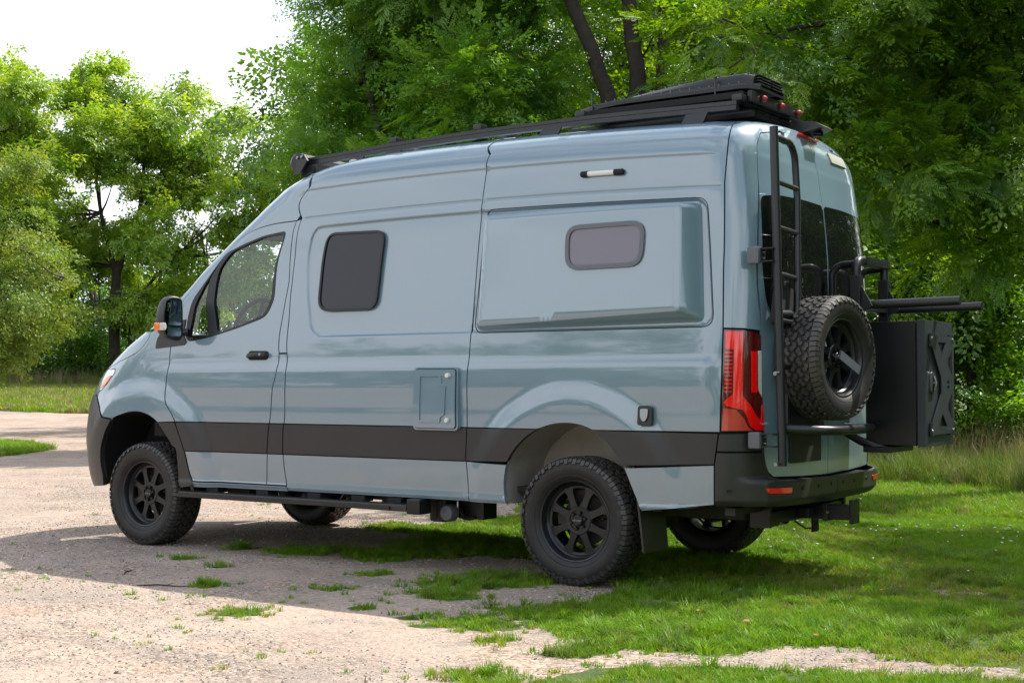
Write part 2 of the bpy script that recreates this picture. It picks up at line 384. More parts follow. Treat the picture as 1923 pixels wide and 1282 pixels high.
PAT = [(-.91, -2.73, .10, .09), (1.08, -2.70, .09, .12), (-.36, -1.66, .16, .12), (-.53, -1.07, .30, .26), (.29, -2.30, .17, .14), (0, -2.40, .19, .09), (.45, -1.80, .18, .14), (-2.42, -.58, .22, .22), (-1.80, -.52, .24, .16), (-1.76, -2.16, .07, .06),
       (-1.24, -1.27, .07, .07), (-.77, -1.37, .09, .06), (-.50, -2.26, .06, .05), (.60, -2.60, .07, .06), (1.03, -3.30, .14, .10), (-1.07, -1.87, .06, .05), (-2.75, -1.41, .05, .06), (-2.28, -1.55, .04, .05), (.09, -1.84, .10, .07), (-2.91, -.71, .06, .08), (-2.94, 1.06, .2, .2), (-1.5, .4, .5, .5), (-.2, .35, .45, .4)]
def gmask(x, y):
    x = np.asarray(x, float).ravel(); y = np.asarray(y, float).ravel()
    wx = x+(fbm(x, y, .5, 21)-.5)*.5; wy = y+(fbm(x, y, .5, 31)-.5)*.5; p = np.stack([wx, wy], 1)
    g = (inside(p, MAIN) | inside(p, LOW) | inside(p, ISL)).astype(float)
    for cx, cy, rx, ry in PAT:
        d = ((x-cx)*.83-(y-cy)*.56)**2/(rx*1.35)**2+((x-cx)*.56+(y-cy)*.83)**2/(ry*1.45)**2
        g = np.maximum(g, np.clip(1.35-d-(fbm(x, y, .12, 5)-.5)*1.2, 0, 1))
    bare = ((x-1.95)/.20)**2+((y+.03)/.13)**2; g = g*np.clip(bare-.4, 0, 1)
    near = np.exp(-((x-.6)**2+(y+1.9)**2)/1.6)        # thin patchy turf beside the gravel
    g = g*np.clip(1-near*np.clip((fbm(x, y, .35, 77)-.50)*6, 0, 1), 0, 1)
    return g
def axis_pts(c, n=440, ext=330., b=6.2):
    u = np.linspace(-1, 1, n); a = ext/math.sinh(b); return c+a*np.sinh(b*u)
gx = axis_pts(.5); gy = axis_pts(-2.3); X, Y = np.meshgrid(gx, gy); Z = height(X, Y); nx_ = len(gx); ny_ = len(gy)
me = bpy.data.meshes.new('ground'); vs = np.stack([X.ravel(), Y.ravel(), Z.ravel()], 1)
i_ = np.arange((ny_-1)*nx_).reshape(ny_-1, nx_)[:, :-1].ravel(); q = np.stack([i_, i_+1, i_+nx_+1, i_+nx_], 1)
me.vertices.add(len(vs)); me.vertices.foreach_set('co', vs.ravel()); me.loops.add(q.size); me.loops.foreach_set('vertex_index', q.ravel()); me.polygons.add(len(q)); me.polygons.foreach_set('loop_start', np.arange(len(q))*4); me.polygons.foreach_set('loop_total', np.full(len(q), 4)); me.polygons.foreach_set('use_smooth', np.ones(len(q), bool)); me.update(); me.validate()
at_ = me.attributes.new('grass', 'FLOAT', 'POINT'); at_.data.foreach_set('value', gmask(X, Y))
def ground_mat():
    m = bpy.data.materials.new('dirt_and_turf'); m.use_nodes = True; t = m.node_tree; b = t.nodes['Principled BSDF']; L = t.links.new
    co = N_(t, 'ShaderNodeTexCoord'); b.inputs['Roughness'].default_value = .93; b.inputs['Specular IOR Level'].default_value = .25
    def noise(s_, d=5, r=.6):
        n = N_(t, 'ShaderNodeTexNoise'); n.inputs['Scale'].default_value = s_; n.inputs['Detail'].default_value = d; n.inputs['Roughness'].default_value = r; L(co.outputs['Object'], n.inputs['Vector']); return n
    def ramp(src, p0, p1, c0=(0, 0, 0, 1), c1=(1, 1, 1, 1)):
        r = N_(t, 'ShaderNodeValToRGB'); r.color_ramp.elements[0].position = p0; r.color_ramp.elements[1].position = p1; r.color_ramp.elements[0].color = c0; r.color_ramp.elements[1].color = c1; L(src, r.inputs[0]); return r
    def mix(a, b_, f, mode='MIX'):
        n = N_(t, 'ShaderNodeMix', data_type='RGBA', blend_type=mode)
        for s_, v in ((6, a), (7, b_), (0, f)):
            if hasattr(v, 'links') or hasattr(v, 'is_linked'): L(v, n.inputs[s_])
            else: n.inputs[s_].default_value = v if s_ == 0 else (*v, 1)
        return n.outputs[2]
    big = noise(.55, 6); mid = noise(3.2, 5); fine = noise(38, 4, .7); vor = N_(t, 'ShaderNodeTexVoronoi'); vor.inputs['Scale'].default_value = 62; vor.inputs['Randomness'].default_value = 1; L(co.outputs['Object'], vor.inputs['Vector'])
    c = mix((.440, .350, .288), (.340, .278, .235), ramp(big.outputs[0], .40, .62).outputs[0])
    c = mix(c, (.430, .290, .215), ramp(noise(1.7, 5).outputs[0], .58, .78).outputs[0])
    c = mix(c, (.25, .225, .21), ramp(mid.outputs[0], .52, .76).outputs[0])
    wm = N_(t, 'ShaderNodeMapping'); wm.inputs['Rotation'].default_value = (0, 0, rad(28)); wm.inputs['Scale'].default_value = (.22, 1.5, 1); L(co.outputs['Object'], wm.inputs[0]); tn = N_(t, 'ShaderNodeTexNoise'); tn.inputs['Scale'].default_value = 1.3; tn.inputs['Detail'].default_value = 7; tn.inputs['Roughness'].default_value = .68; L(wm.outputs[0], tn.inputs['Vector'])
    c = mix(c, (.270, .235, .210), ramp(tn.outputs[0], .54, .74).outputs[0])
    grain = mix((.58, .58, .58), (1.32, 1.28, 1.22), ramp(fine.outputs[0], .30, .72).outputs[0])
    c = mix(c, grain, .8, 'MULTIPLY')
    peb = N_(t, 'ShaderNodeSeparateColor'); L(vor.outputs['Color'], peb.inputs[0])
    pc = ramp(peb.outputs[0], .0, 1., (.45, .43, .42, 1), (1.35, 1.32, 1.28, 1)); pm = ramp(noise(.9, 4).outputs[0], .42, .60)
    c = mix(c, mix(c, pc.outputs[0], 1.0, 'MULTIPLY'), pm.outputs[0])
    far = mix((.050, .085, .022), (.095, .130, .035), ramp(mid.outputs[0], .35, .7).outputs[0])
    far = mix(far, (.16, .15, .07), ramp(noise(.35, 5).outputs[0], .55, .8).outputs[0])
    a = N_(t, 'ShaderNodeAttribute', attribute_name='grass'); gn = N_(t, 'ShaderNodeMath', operation='ADD'); L(a.outputs['Fac'], gn.inputs[0])
    g2 = N_(t, 'ShaderNodeMath', operation='MULTIPLY_ADD'); L(noise(6, 5).outputs[0], g2.inputs[0]); g2.inputs[1].default_value = .9; g2.inputs[2].default_value = -.45; L(g2.outputs[0], gn.inputs[1])
    gm = ramp(gn.outputs[0], .45, .62); c = mix(c, far, gm.outputs[0]); L(c, b.inputs['Base Color'])
    h = N_(t, 'ShaderNodeMath', operation='ADD'); L(fine.outputs[0], h.inputs[0]); h2 = N_(t, 'ShaderNodeMath', operation='MULTIPLY'); L(vor.outputs['Distance'], h2.inputs[0]); h2.inputs[1].default_value = -1.4; L(h2.outputs[0], h.inputs[1])
    bp = N_(t, 'ShaderNodeBump'); bp.inputs['Strength'].default_value = .55; bp.inputs['Distance'].default_value = .012; L(h.outputs[0], bp.inputs['Height']); L(bp.outputs[0], b.inputs['Normal'])
    return m
me.materials.append(ground_mat()); ground = link('ground', me); tag(ground, kind='structure')

# ================================================================== scattering with geometry nodes
def scatter(name, pts, rots, scales, temps, parent=None, variant=None):
    """points that carry a rotation, a scale and a template number; each becomes a copy of a template mesh"""
    n = len(pts); me = bpy.data.meshes.new(name); me.vertices.add(n); me.vertices.foreach_set('co', np.asarray(pts, np.float32).ravel())
    a = me.attributes.new('rot', 'FLOAT_VECTOR', 'POINT'); a.data.foreach_set('vector', np.asarray(rots, np.float32).ravel())
    a = me.attributes.new('scl', 'FLOAT', 'POINT'); a.data.foreach_set('value', np.asarray(scales, np.float32))
    if variant is None: variant = rng.integers(0, len(temps), n)
    a = me.attributes.new('var', 'INT', 'POINT'); a.data.foreach_set('value', np.asarray(variant, np.int32)); me.update()
    for t in temps:
        for m in t.data.materials:
            if m.name not in me.materials: me.materials.append(m)
    o = link(name, me, parent); ng = bpy.data.node_groups.new(name, 'GeometryNodeTree')
    ng.interface.new_socket('Geometry', in_out='INPUT', socket_type='NodeSocketGeometry'); ng.interface.new_socket('Geometry', in_out='OUTPUT', socket_type='NodeSocketGeometry')
    gi = N_(ng, 'NodeGroupInput'); go = N_(ng, 'NodeGroupOutput'); iop = N_(ng, 'GeometryNodeInstanceOnPoints'); jn = N_(ng, 'GeometryNodeJoinGeometry')
    for t in reversed(temps):
        oi = N_(ng, 'GeometryNodeObjectInfo'); oi.inputs['Object'].default_value = t; oi.inputs['As Instance'].default_value = False
        g2 = N_(ng, 'GeometryNodeGeometryToInstance'); ng.links.new(oi.outputs['Geometry'], g2.inputs[0]); ng.links.new(g2.outputs[0], jn.inputs[0])
    def att(nm, ty):
        x = N_(ng, 'GeometryNodeInputNamedAttribute', data_type=ty); x.inputs['Name'].default_value = nm; return x.outputs['Attribute']
    ng.links.new(gi.outputs[0], iop.inputs['Points']); ng.links.new(jn.outputs[0], iop.inputs['Instance']); iop.inputs['Pick Instance'].default_value = True
    ng.links.new(att('var', 'INT'), iop.inputs['Instance Index']); ng.links.new(att('scl', 'FLOAT'), iop.inputs['Scale'])
    er = N_(ng, 'FunctionNodeEulerToRotation'); ng.links.new(att('rot', 'FLOAT_VECTOR'), er.inputs[0]); ng.links.new(er.outputs[0], iop.inputs['Rotation'])
    ng.links.new(iop.outputs[0], go.inputs[0]); md = o.modifiers.new('scatter', 'NODES'); md.node_group = ng
    return o
def template(name, vs, fs, m):
    me = bpy.data.meshes.new(name); me.from_pydata([tuple(v) for v in vs], [], fs); me.materials.append(m); return bpy.data.objects.new(name, me)
# ------------------------------------------------------------------ leafy sprays: a twig with pinnate leaves
def spray(seed, m, n_leaf=10, leaf_len=.36, n_lf=6, lf=(.115, .046), droop=.30, spread=1.0):
    r = random.Random(seed); V = []; F = []
    def leaflet(p, d, up, L, W):
        s_ = d.cross(up).normalized(); k = len(V); tip = p+d*L-up*L*.18
        V.extend([p, p+d*L*.45+s_*W*.5-up*L*.02, tip, p+d*L*.45-s_*W*.5-up*L*.02]); F.append((k, k+1, k+2)); F.append((k, k+2, k+3))
    for i in range(n_leaf):
        f = (i+.5)/n_leaf; base = Vector((.75*f, r.uniform(-.05, .05), .10*math.sin(f*2.6)-.14*f*f)); side = 1 if i % 2 else -1
        ang = rad(r.uniform(35, 75))*side*(1-.75*f) if i < n_leaf-1 else 0
        d = Vector((math.cos(ang), math.sin(ang)*spread, r.uniform(-.05, .35))).normalized(); p = base.copy(); st = leaf_len*r.uniform(.75, 1.15)/n_lf; up = Vector((r.uniform(-.25, .25), r.uniform(-.3, .3), 1)).normalized()
        for j in range(n_lf):
            p = p+d*st; d = (d+Vector((0, 0, -droop*.16))).normalized(); s_ = d.cross(up).normalized(); sz = (1-.35*abs(j/n_lf-.4))
            for sg in (-1, 1):
                dd = (d*.55+s_*sg*.85+Vector((0, 0, r.uniform(-.12, .08)))).normalized(); leaflet(p, dd, up, lf[0]*sz*r.uniform(.85, 1.1), lf[1]*sz)
        leaflet(p, d, up, lf[0]*.9, lf[1]*.9)
    return template('leaf_spray', V, F, m)
def broad_spray(seed, m, n=64, lf=(.13, .085)):
    r = random.Random(seed); V = []; F = []
    for i in range(n):
        f = r.random(); p = Vector((.9*f, r.uniform(-.38, .38)*(1.1-f*.6), r.uniform(-.16, .16)-.12*f)); d = Vector((r.uniform(-.2, 1), r.uniform(-1, 1), r.uniform(-.5, .2))).normalized(); up = Vector((r.uniform(-.4, .4), r.uniform(-.4, .4), 1)).normalized()
        s_ = d.cross(up).normalized(); k = len(V); L = lf[0]*r.uniform(.7, 1.2); W = lf[1]*r.uniform(.7, 1.1)
        V.extend([p, p+d*L*.4+s_*W*.5, p+d*L-up*L*.15, p+d*L*.4-s_*W*.5]); F.append((k, k+1, k+2)); F.append((k, k+2, k+3))
    return template('leaf_spray', V, F, m)
LM = {}
LM['fresh'] = leaf_mat('fresh_green_leaf', (.060, .180, .020), (.190, .345, .045), (1.9, 1.8, .4), .46)
LM['light'] = leaf_mat('light_green_leaf', (.140, .275, .028), (.320, .420, .070), (1.7, 1.6, .4), .50)
LM['deep'] = leaf_mat('deep_green_leaf', (.030, .100, .012), (.090, .180, .020), (1.9, 1.9, .5), .42)
LM['olive'] = leaf_mat('olive_leaf', (.115, .215, .028), (.260, .320, .070), (1.5, 1.4, .4), .46, .03)
LM['right'] = leaf_mat('mid_green_leaf', (.038, .120, .008), (.170, .280, .022), (2.3, 2.1, .3), .48)
SPR = {k: [spray(i*7+j, m) for j in range(3)] for i, (k, m) in enumerate(LM.items())}
SPF = {k: [broad_spray(i*9+j, LM[k], 46, (.20, .115)) for j in range(3)] for i, k in enumerate(('light', 'fresh', 'deep'))}
SPB = {k: [broad_spray(i*5+j, LM[k]) for j in range(3)] for i, k in enumerate(('olive', 'deep', 'right', 'fresh', 'light'))}
bark = mat('dark_bark', (.030, .024, .019), rough=.95, noise=(5, .6, (.060, .050, .038)), bump=(14, .8, .04))
bark_l = mat('grey_bark', (.13, .115, .095), rough=.9, noise=(4, .6, (.07, .06, .045)), bump=(12, .8, .04))
def crown_pts(lobes, n, clump=.55, r_in=.45, per=14, seed=0, scale=1., droop=.25):
    g = np.random.default_rng(seed); L = np.array([l[3] for l in lobes])**2; nc = max(3, n//per); ch = g.choice(len(lobes), nc, p=L/L.sum())
    P_s = []; D_s = []
    for c in ch:
        cx, cy, cz, r_ = lobes[c][:4]; fl = lobes[c][4] if len(lobes[c]) > 4 else .85
        d = g.normal(size=3); d /= np.linalg.norm(d); d[2] = d[2]*.8+.12; rad_ = r_*(r_in+(1-r_in)*g.random()**.45); c0 = np.array([cx, cy, cz])+d*rad_*np.array([1, 1, fl])
        m = per; q = g.normal(size=(m, 3))*clump*np.array([1, 1, .50]); P_s.append(c0+q); dd = d*.9+q/clump*.45+g.normal(size=(m, 3))*.35; dd[:, 2] -= droop; D_s.append(dd)
    p = np.concatenate(P_s); d = np.concatenate(D_s); d /= np.linalg.norm(d, axis=1, keepdims=True)
    rot = np.stack([g.normal(size=len(p))*.35, -np.arcsin(np.clip(d[:, 2], -1, 1)), np.arctan2(d[:, 1], d[:, 0])], 1)
    return p, rot, scale*g.uniform(.75, 1.25, len(p))
def limb(b, pts, r0, r1, n=9, wob=.06, seed=0):
    r = random.Random(seed); P = [Vector(p) for p in pts]; S = [Vector(p) for p in spl([tuple(p) for p in P], 5)]; k = len(S)
    S = [p+Vector((r.uniform(-1, 1), r.uniform(-1, 1), 0))*wob*r0*2 for p in S]; b.tube(S, [r0+(r1-r0)*(i/(k-1))**.8 for i in range(k)], n)
def tree(name, label, cat, group, base, lobes, n, tmpl, limbs, bm, seed, clump=.55, per=14, scale=1., r_in=.45, droop=.25):
    root = link(name, None, None, base); tag(root, label, cat, group); B = Vector(base)
    b = MB()
    for k, (pts, r0, r1) in enumerate(limbs): limb(b, [Vector(p)-B for p in pts], r0, r1, seed=seed+k)
    # twigs from the limb tips into every lobe
    tips = [Vector(l[0][-1]) for l in limbs]
    mids = [Vector(q) for l in limbs for q in l[0][1:]]
    for k, l in enumerate(lobes):
        c = Vector(l[:3]); t = min(mids, key=lambda q: (q-c).length)
        for jj in range(3):
            rr_ = random.Random(seed*9+k*3+jj); e = c+Vector((rr_.uniform(-1, 1), rr_.uniform(-1, 1), rr_.uniform(-.3, 1)))*l[3]*.7
            limb(b, [t-B, (t+e)/2-B+Vector((0, 0, -.1*l[3])), e-B], .05*min(1.5, l[3]), .012, 6, seed=seed+k*3+jj)
    b.build('trunk', bm, root, smooth=60)
    p, rot, s_ = crown_pts(lobes, n, clump, r_in, per, seed, scale, droop)
    p = p-np.array(base); scatter('crown', p, rot, s_, tmpl, root)
    return root
def lob(dist, L, jit=1.0, seed=0, fl=.85):
    """lobes from (u, v, radius in photo pixels) at a distance"""
    g = random.Random(seed); o = []
    for u, v, r_ in L:
        dd = dist+g.uniform(-1, 1)*jit; q = at(u, v, dd); o.append((q[0], q[1], q[2], r_*dd/2600, fl))
    return o
def gp_(u, dist):
    q = at(u, 700, dist); return (float(q[0]), float(q[1]), float(height(q[0], q[1]))-.05)
# ================================================================== the camper van
M = {}
M['paint'] = mat('blue_grey_paint', (.146, .232, .290), rough=.40, coat=1.0, coat_rough=.035, spec=.5, coat_ior=1.85)
M['clad'] = mat('dark_grey_cladding', (.021, .020, .021), rough=.40, spec=.5, noise=(2.2, .4, (.030, .029, .029)), bump=(400, .12, .001))
M['black'] = mat('black_powder_coat', (.008, .009, .011), rough=.36, spec=.45, bump=(500, .15, .0006))
M['satin'] = mat('grey_satin_tube', (.010, .012, .015), rough=.34, spec=.55)
M['rubber'] = mat('tyre_rubber', (.011, .011, .012), rough=.55, spec=.45, noise=(9, .40, (.040, .033, .026)), bump=(120, .25, .002))
M['tread'] = mat('tread_rubber', (.030, .030, .032), rough=.48, spec=.6, noise=(14, .6, (.085, .070, .055)), bump=(90, .3, .002))
M['rim'] = mat('satin_black_rim', (.010, .011, .013), rough=.30, spec=.5)
M['glass_dark'] = mat('dark_tinted_glass', (.006, .008, .018), rough=.015, spec=.38)
M['glass_rear'] = mat('dark_rear_glass', (.007, .008, .008), rough=.012, spec=.6)
M['glass_acrylic'] = mat('grey_acrylic_pane', (.125, .115, .15), rough=.12, spec=.5, coat=.4)
M['glass'] = glass_mat('cab_glass', (.93, .98, .96))
M['dark'] = mat('inner_dark', (.008, .008, .009), rough=.8)
M['steel'] = mat('zinc_steel', (.26, .27, .28), rough=.35, metal=1)
M['under'] = mat('underbody_grey', (.018, .017, .016), rough=.7, noise=(6, .6, (.06, .05, .04)))
M['liner'] = mat('wheel_well_bounce_tan', (.42, .40, .36), rough=.35, noise=(5, .6, (.25, .22, .17)))  # pale tan stands for ground light reflected into the wheel well
M['box_face'] = mat('blue_grey_powder_coat', (.028, .034, .040), rough=.42, spec=.5)
M['red'] = mat('red_lens', (.88, .004, .004), rough=.06, coat=1, spec=.6)
M['red_dark'] = mat('dark_red_lens', (.09, .004, .006), rough=.07, coat=1)
M['red_pale'] = mat('pale_red_lens', (.48, .045, .030), rough=.08, coat=1)
M['white_lens'] = mat('clear_white_lens', (.55, .56, .54), rough=.12, coat=1)
M['amber'] = mat('amber_lens', (.85, .20, .02), rough=.12, coat=1)
M['lamp'] = mat('lamp_reflector', (.62, .66, .66), rough=.12, metal=.6, coat=1)
M['white'] = mat('white_plastic', (.72, .72, .70), rough=.4)
M['knob'] = mat('red_knob', (.28, .02, .03), rough=.35)
M['plate'] = mat('blank_dark_plate', (.022, .021, .021), rough=.55)
M['frame_grey'] = mat('grey_window_frame', (.10, .11, .13), rough=.35)
M['beige_mark'] = mat('cream_strip_colour', (.42, .43, .36), rough=.4)
M['seat'] = mat('seat_fabric', (.03, .03, .032), rough=.9)
M['mirror'] = mat('mirror_glass', (.12, .17, .23), rough=.01, metal=1)
M['letter'] = mat('raised_letter_rubber', (.045, .044, .043), rough=.5)  # lighter than the tyre rubber so the letters stand out
M['silver_ink'] = mat('silver_lettering', (.35, .35, .34), rough=.5)

def dusty(m, col, z0, z1, amt):
    t = m.node_tree; b = t.nodes['Principled BSDF']; L = t.links.new; co = N_(t, 'ShaderNodeTexCoord'); sp = N_(t, 'ShaderNodeSeparateXYZ'); L(co.outputs['Object'], sp.inputs[0])
    mr = N_(t, 'ShaderNodeMapRange'); mr.inputs[1].default_value = z1; mr.inputs[2].default_value = z0; mr.inputs[3].default_value = .04; mr.inputs[4].default_value = 1; L(sp.outputs[2], mr.inputs[0])
    n = N_(t, 'ShaderNodeTexNoise'); n.inputs['Scale'].default_value = 5; n.inputs['Detail'].default_value = 7; n.inputs['Roughness'].default_value = .65; L(co.outputs['Object'], n.inputs['Vector'])
    r = N_(t, 'ShaderNodeMapRange'); r.inputs[1].default_value = .35; r.inputs[2].default_value = .75; r.inputs[3].default_value = .25; r.inputs[4].default_value = 1; L(n.outputs[0], r.inputs[0])
    f = N_(t, 'ShaderNodeMath', operation='MULTIPLY'); L(mr.outputs[0], f.inputs[0]); L(r.outputs[0], f.inputs[1]); f2 = N_(t, 'ShaderNodeMath', operation='MULTIPLY'); L(f.outputs[0], f2.inputs[0]); f2.inputs[1].default_value = amt
    mx = N_(t, 'ShaderNodeMix', data_type='RGBA'); mx.inputs[7].default_value = (*col, 1)
    if b.inputs['Base Color'].links: L(b.inputs['Base Color'].links[0].from_socket, mx.inputs[6])
    else: mx.inputs[6].default_value = b.inputs['Base Color'].default_value
    L(f2.outputs[0], mx.inputs[0]); L(mx.outputs[2], b.inputs['Base Color'])
    if b.inputs['Coat Weight'].default_value > 0:
        cr_ = N_(t, 'ShaderNodeMapRange'); cr_.inputs[3].default_value = .038; cr_.inputs[4].default_value = .35; L(f2.outputs[0], cr_.inputs[0]); L(cr_.outputs[0], b.inputs['Coat Roughness'])
dusty(M['paint'], (.34, .29, .24), .45, .95, .30); dusty(M['clad'], (.20, .17, .145), .35, .85, .12)
van = link('camper_van', None, None, (0, 0, 0))
tag(van, 'tall blue-grey camper van with black wheels, spare wheel and black box on its rear doors', 'van')
def bez_round(poly, r, n=5):
    o = []; L = [np.array(p, float) for p in poly]; k = len(L)
    for i in range(k):
        a, b, c = L[i-1], L[i], L[(i+1) % k]; ra = min(r, .45*np.linalg.norm(a-b)); rc = min(r, .45*np.linalg.norm(c-b))
        p = b+(a-b)/np.linalg.norm(a-b)*ra; q = b+(c-b)/np.linalg.norm(c-b)*rc
        for j in range(n+1):
            u = j/n; o.append(tuple((1-u)**2*p+2*u*(1-u)*b+u*u*q))
    return o
def cut(line, t0, t1):
    """part of a (s, t) line between heights t0 < t1, running upwards"""
    L = sorted([tuple(p) for p in line], key=lambda p: p[1]); ts = [p[1] for p in L]; s_ = [p[0] for p in L]
    f = lambda t: float(np.interp(t, ts, s_))
    return [(f(t0), t0)]+[p for p in L if t0+.004 < p[1] < t1-.004]+[(f(t1), t1)]
FD = [(-3.040, 1.443), (-3.002, 1.298), (-2.937, 1.069), (-2.872, .975), (-2.820, .881), (-2.755, .710), (-2.719, .557), (-2.684, .470)]
FD = spl(FD, 4)
DR = spl([(-2.170, .470), (-2.166, .6), (-2.158, .766), (-2.146, .984), (-2.149, 1.146), (-2.141, 1.228), (-2.153, 1.382), (-2.23, 1.63), (-2.319, 1.879), (-2.47, 2.09), (-2.659, 2.293)], 3)
BP = spl([(-2.015, .458), (-2.036, .6), (-2.044, .733), (-2.043, .897), (-2.040, .986), (-2.062, 1.220), (-2.090, 1.381), (-2.160, 1.600), (-2.336, 1.973), (-2.46, 2.14), (-2.600, 2.300)], 3)
S2 = [(-.695, .458), (-.712, .668), (-.717, .717), (-.708, .920), (-.712, 1.22), (-.711, 1.283), (-.711, 1.479), (-.717, 1.60), (-.728, 1.984), (-.730, 2.253), (-.728, 2.493), (-.78, 2.569), (-1.018, 2.649), (-1.25, 2.70)]
S1 = spl([(-2.603, 2.305), (-2.87, 2.40), (-3.163, 2.497), (-3.557, 2.584), (-4.0, 2.65), (-4.3, 2.70)], 3)
DT = spl([(-2.659, 2.293), (-3.006, 2.291), (-3.29, 2.264), (-3.45, 2.20), (-3.515, 2.12), (-3.50, 2.02), (-3.455, 1.93), (-3.39, 1.82), (-3.31, 1.72), (-3.22, 1.60), (-3.16, 1.52)], 4)
WF = bez_round([(-2.931, 1.473), (-2.762, 1.504), (-2.574, 1.561), (-2.370, 1.635), (-2.372, 1.76), (-2.651, 2.188), (-2.70, 2.232), (-2.995, 2.216), (-3.167, 2.181), (-3.40, 2.12), (-3.276, 1.958), (-3.188, 1.792), (-3.080, 1.641)], .05, 3)
HOOD = spl([(-3.777, 1.286), (-3.603, 1.335), (-3.453, 1.382), (-3.366, 1.414), (-3.340, 1.459), (-3.365, 1.513), (-3.429, 1.550)], 4)
ARF = spl([(-3.356, .924), (-3.30, .948), (-3.158, .980), (-3.053, .961), (-2.966, .905), (-2.897, .819), (-2.846, .745), (-2.814, .697), (-2.80, .45)], 4)
ARR = spl([(-.429, .458), (-.441, .567), (-.424, .682), (-.398, .740), (-.345, .808), (-.262, .877), (-.152, .929), (-.031, .949), (.086, .939), (.179, .901), (.262, .835), (.326, .762), (.365, .700), (.400, .620), (.464, .472)], 4)
HL = [(-3.777, 1.288), (-3.559, 1.289), (-3.537, 1.261), (-3.558, 1.201), (-3.613, 1.137), (-3.715, 1.101)]
RS = [(.944, .913), (.950, 1.198), (.950, 1.475), (.943, 1.802), (.947, 2.318), (.972, 2.56), (.985, 2.70)]
RDL = spl([(1.176, .735), (1.160, .812), (1.163, .912), (1.129, 1.218), (1.110, 1.46), (1.085, 1.827), (1.110, 2.470), (1.135, 2.57), (1.177, 2.616)], 4)
RDT = spl([(1.177, 2.616), (1.432, 2.652), (1.75, 2.69), (2.1, 2.717)], 4)
BT, BB = .912, .709
P_ = M['paint']; K_ = M['clad']; rim_ = .02
# dark inner shell that shows in the joints and keeps the light out
arf_shell = [(-3.55, .5), (-3.52, .8), (-3.40, .97), (-3.158, 1.03), (-2.98, .99), (-2.83, .83), (-2.76, .5)]
arr_shell = [(-.49, .5), (-.46, .76), (-.30, .93), (-.031, 1.0), (.22, .93), (.41, .72), (.50, .5)]
wf_shell = insetp(WF, -.012)
shell = panel('body_shell', [(-4.9, .5)]+arf_shell+arr_shell+[(2.1, .55), (2.1, 2.9), (-4.9, 2.9), (-4.9, 2.30), (-3.85, 2.28), (-3.66, 2.18), (-3.58, 1.98), (-3.50, 1.78), (-3.38, 1.57), (-4.9, 1.55)],
              M['dark'], van, holes=[wf_shell], g=.07, off=-.022, rim=0, D=None, inset=0, sides='lr')
# cab: roof with windscreen pillars, doors, wings
WSL = [(-3.36, 1.60), (-3.46, 1.75), (-3.56, 1.95), (-3.62, 2.10), (-3.68, 2.20), (-3.85, 2.27), (-4.897, 2.30)]
panel('cab_roof', list(reversed(DT[:-4]))+S1[1:]+[(-4.897, 2.70)]+list(reversed(WSL)), P_, van, g=.04, sides='lr')
wing = [(-3.16, 1.50), (-3.04, 1.443)]+list(reversed(cut(FD, BT, 1.440)))+[p for p in reversed(ARF) if p[1] > .903 and p[0] > -3.35]+[(-3.356, .924), (-3.470, .936), (-3.565, 1.016), (-3.668, 1.097)]+list(reversed(HL))+HOOD[1:]+[(-3.36, 1.59), (-3.20, 1.60)]
panel('front_wing', wing, P_, van, g=.028, sides='lr')
front_door = cut(FD, BT, 1.440)+[(-3.04, 1.443)]+list(reversed(DT))[:]+list(reversed(cut(DR, BT, 2.293)))
door = panel('front_door', front_door, P_, van, holes=[WF], g=.03, sides='lr')
panel('door_band', cut(FD, BB, BT)+list(reversed(cut(DR, BB, BT))), K_, van, off=.004, sides='lr')
panel('door_lower_panel', cut(FD, .502, BB)+list(reversed(cut(DR, .502, BB))), P_, van, sides='lr')
panel('sill', [(-2.70, .462), (-2.017, .462), (-2.02, .500), (-2.70, .500)], P_, van, g=.012, off=.002, rim=.04, sides='lr')
panel('wheel_arch_trim', [(-2.966, .905)]+[(-2.838, .911)]+list(reversed(cut(FD, .47, BT)))[1:]+[(-2.80, .45)]+[p for p in reversed(ARF) if p[1] < .90 and p[0] > -3.0], K_, van, off=.004, rim=.03, sides='lr')
panel('pillar_panel', cut(DR, 1.384, 2.293)[::-1]+cut(BP, 1.384, 2.30), P_, van, g=.03, sides='lr')
panel('pillar_panel', cut(DR, BT, 1.380)[::-1]+cut(BP, BT, 1.380), P_, van, g=.03, sides='lr')
panel('pillar_band', cut(DR, BB, BT)[::-1]+cut(BP, BB, BT), K_, van, off=.004, sides='lr')
panel('pillar_lower_panel', cut(DR, .502, BB)[::-1]+cut(BP, .502, BB), P_, van, sides='lr')
# flank
def rows(s0, s1, ts, st=.02): return np.array([(x, t) for t in ts for x in np.arange(s0, s1, st)])
cr_rows = [2.480, 2.487, 2.493, 2.499, 2.506, 2.290, 2.296, 2.302, 2.308, 2.314, 1.473, 1.481, 1.487, 1.493, 1.500, 2.219, 2.226, 2.232, 2.238, 2.246]
arc_l = np.array([(-2.335+(2.2-t)*.57+dx+(.09-math.sqrt(max(0, .09**2-max(0, .09-min(t-1.482, 2.238-t))**2))), t) for t in np.arange(1.483, 2.238, .012) for dx in (-.006, 0, .006, .012, .018, .026)])
arc_r = np.array([(.850+(2.15-t)*.08-dx-(.085-math.sqrt(max(0, .085**2-max(0, .085-min(t-1.484, 2.238-t))**2))), t) for t in np.arange(1.485, 2.238, .012) for dx in (-.006, 0, .006, .012, .018, .026)])
panel('side_panel', cut(BP, BT, 2.30)[::-1]+cut(S2, BT, 2.70)+list(reversed(S1)), P_, van, g=.024, sides='lr', extra=np.concatenate([rows(-3.1, -.73, cr_rows), arc_l]))
panel('side_band', cut(BP, BB, BT)[::-1]+cut(S2, BB, BT), K_, van, off=.004, sides='lr')
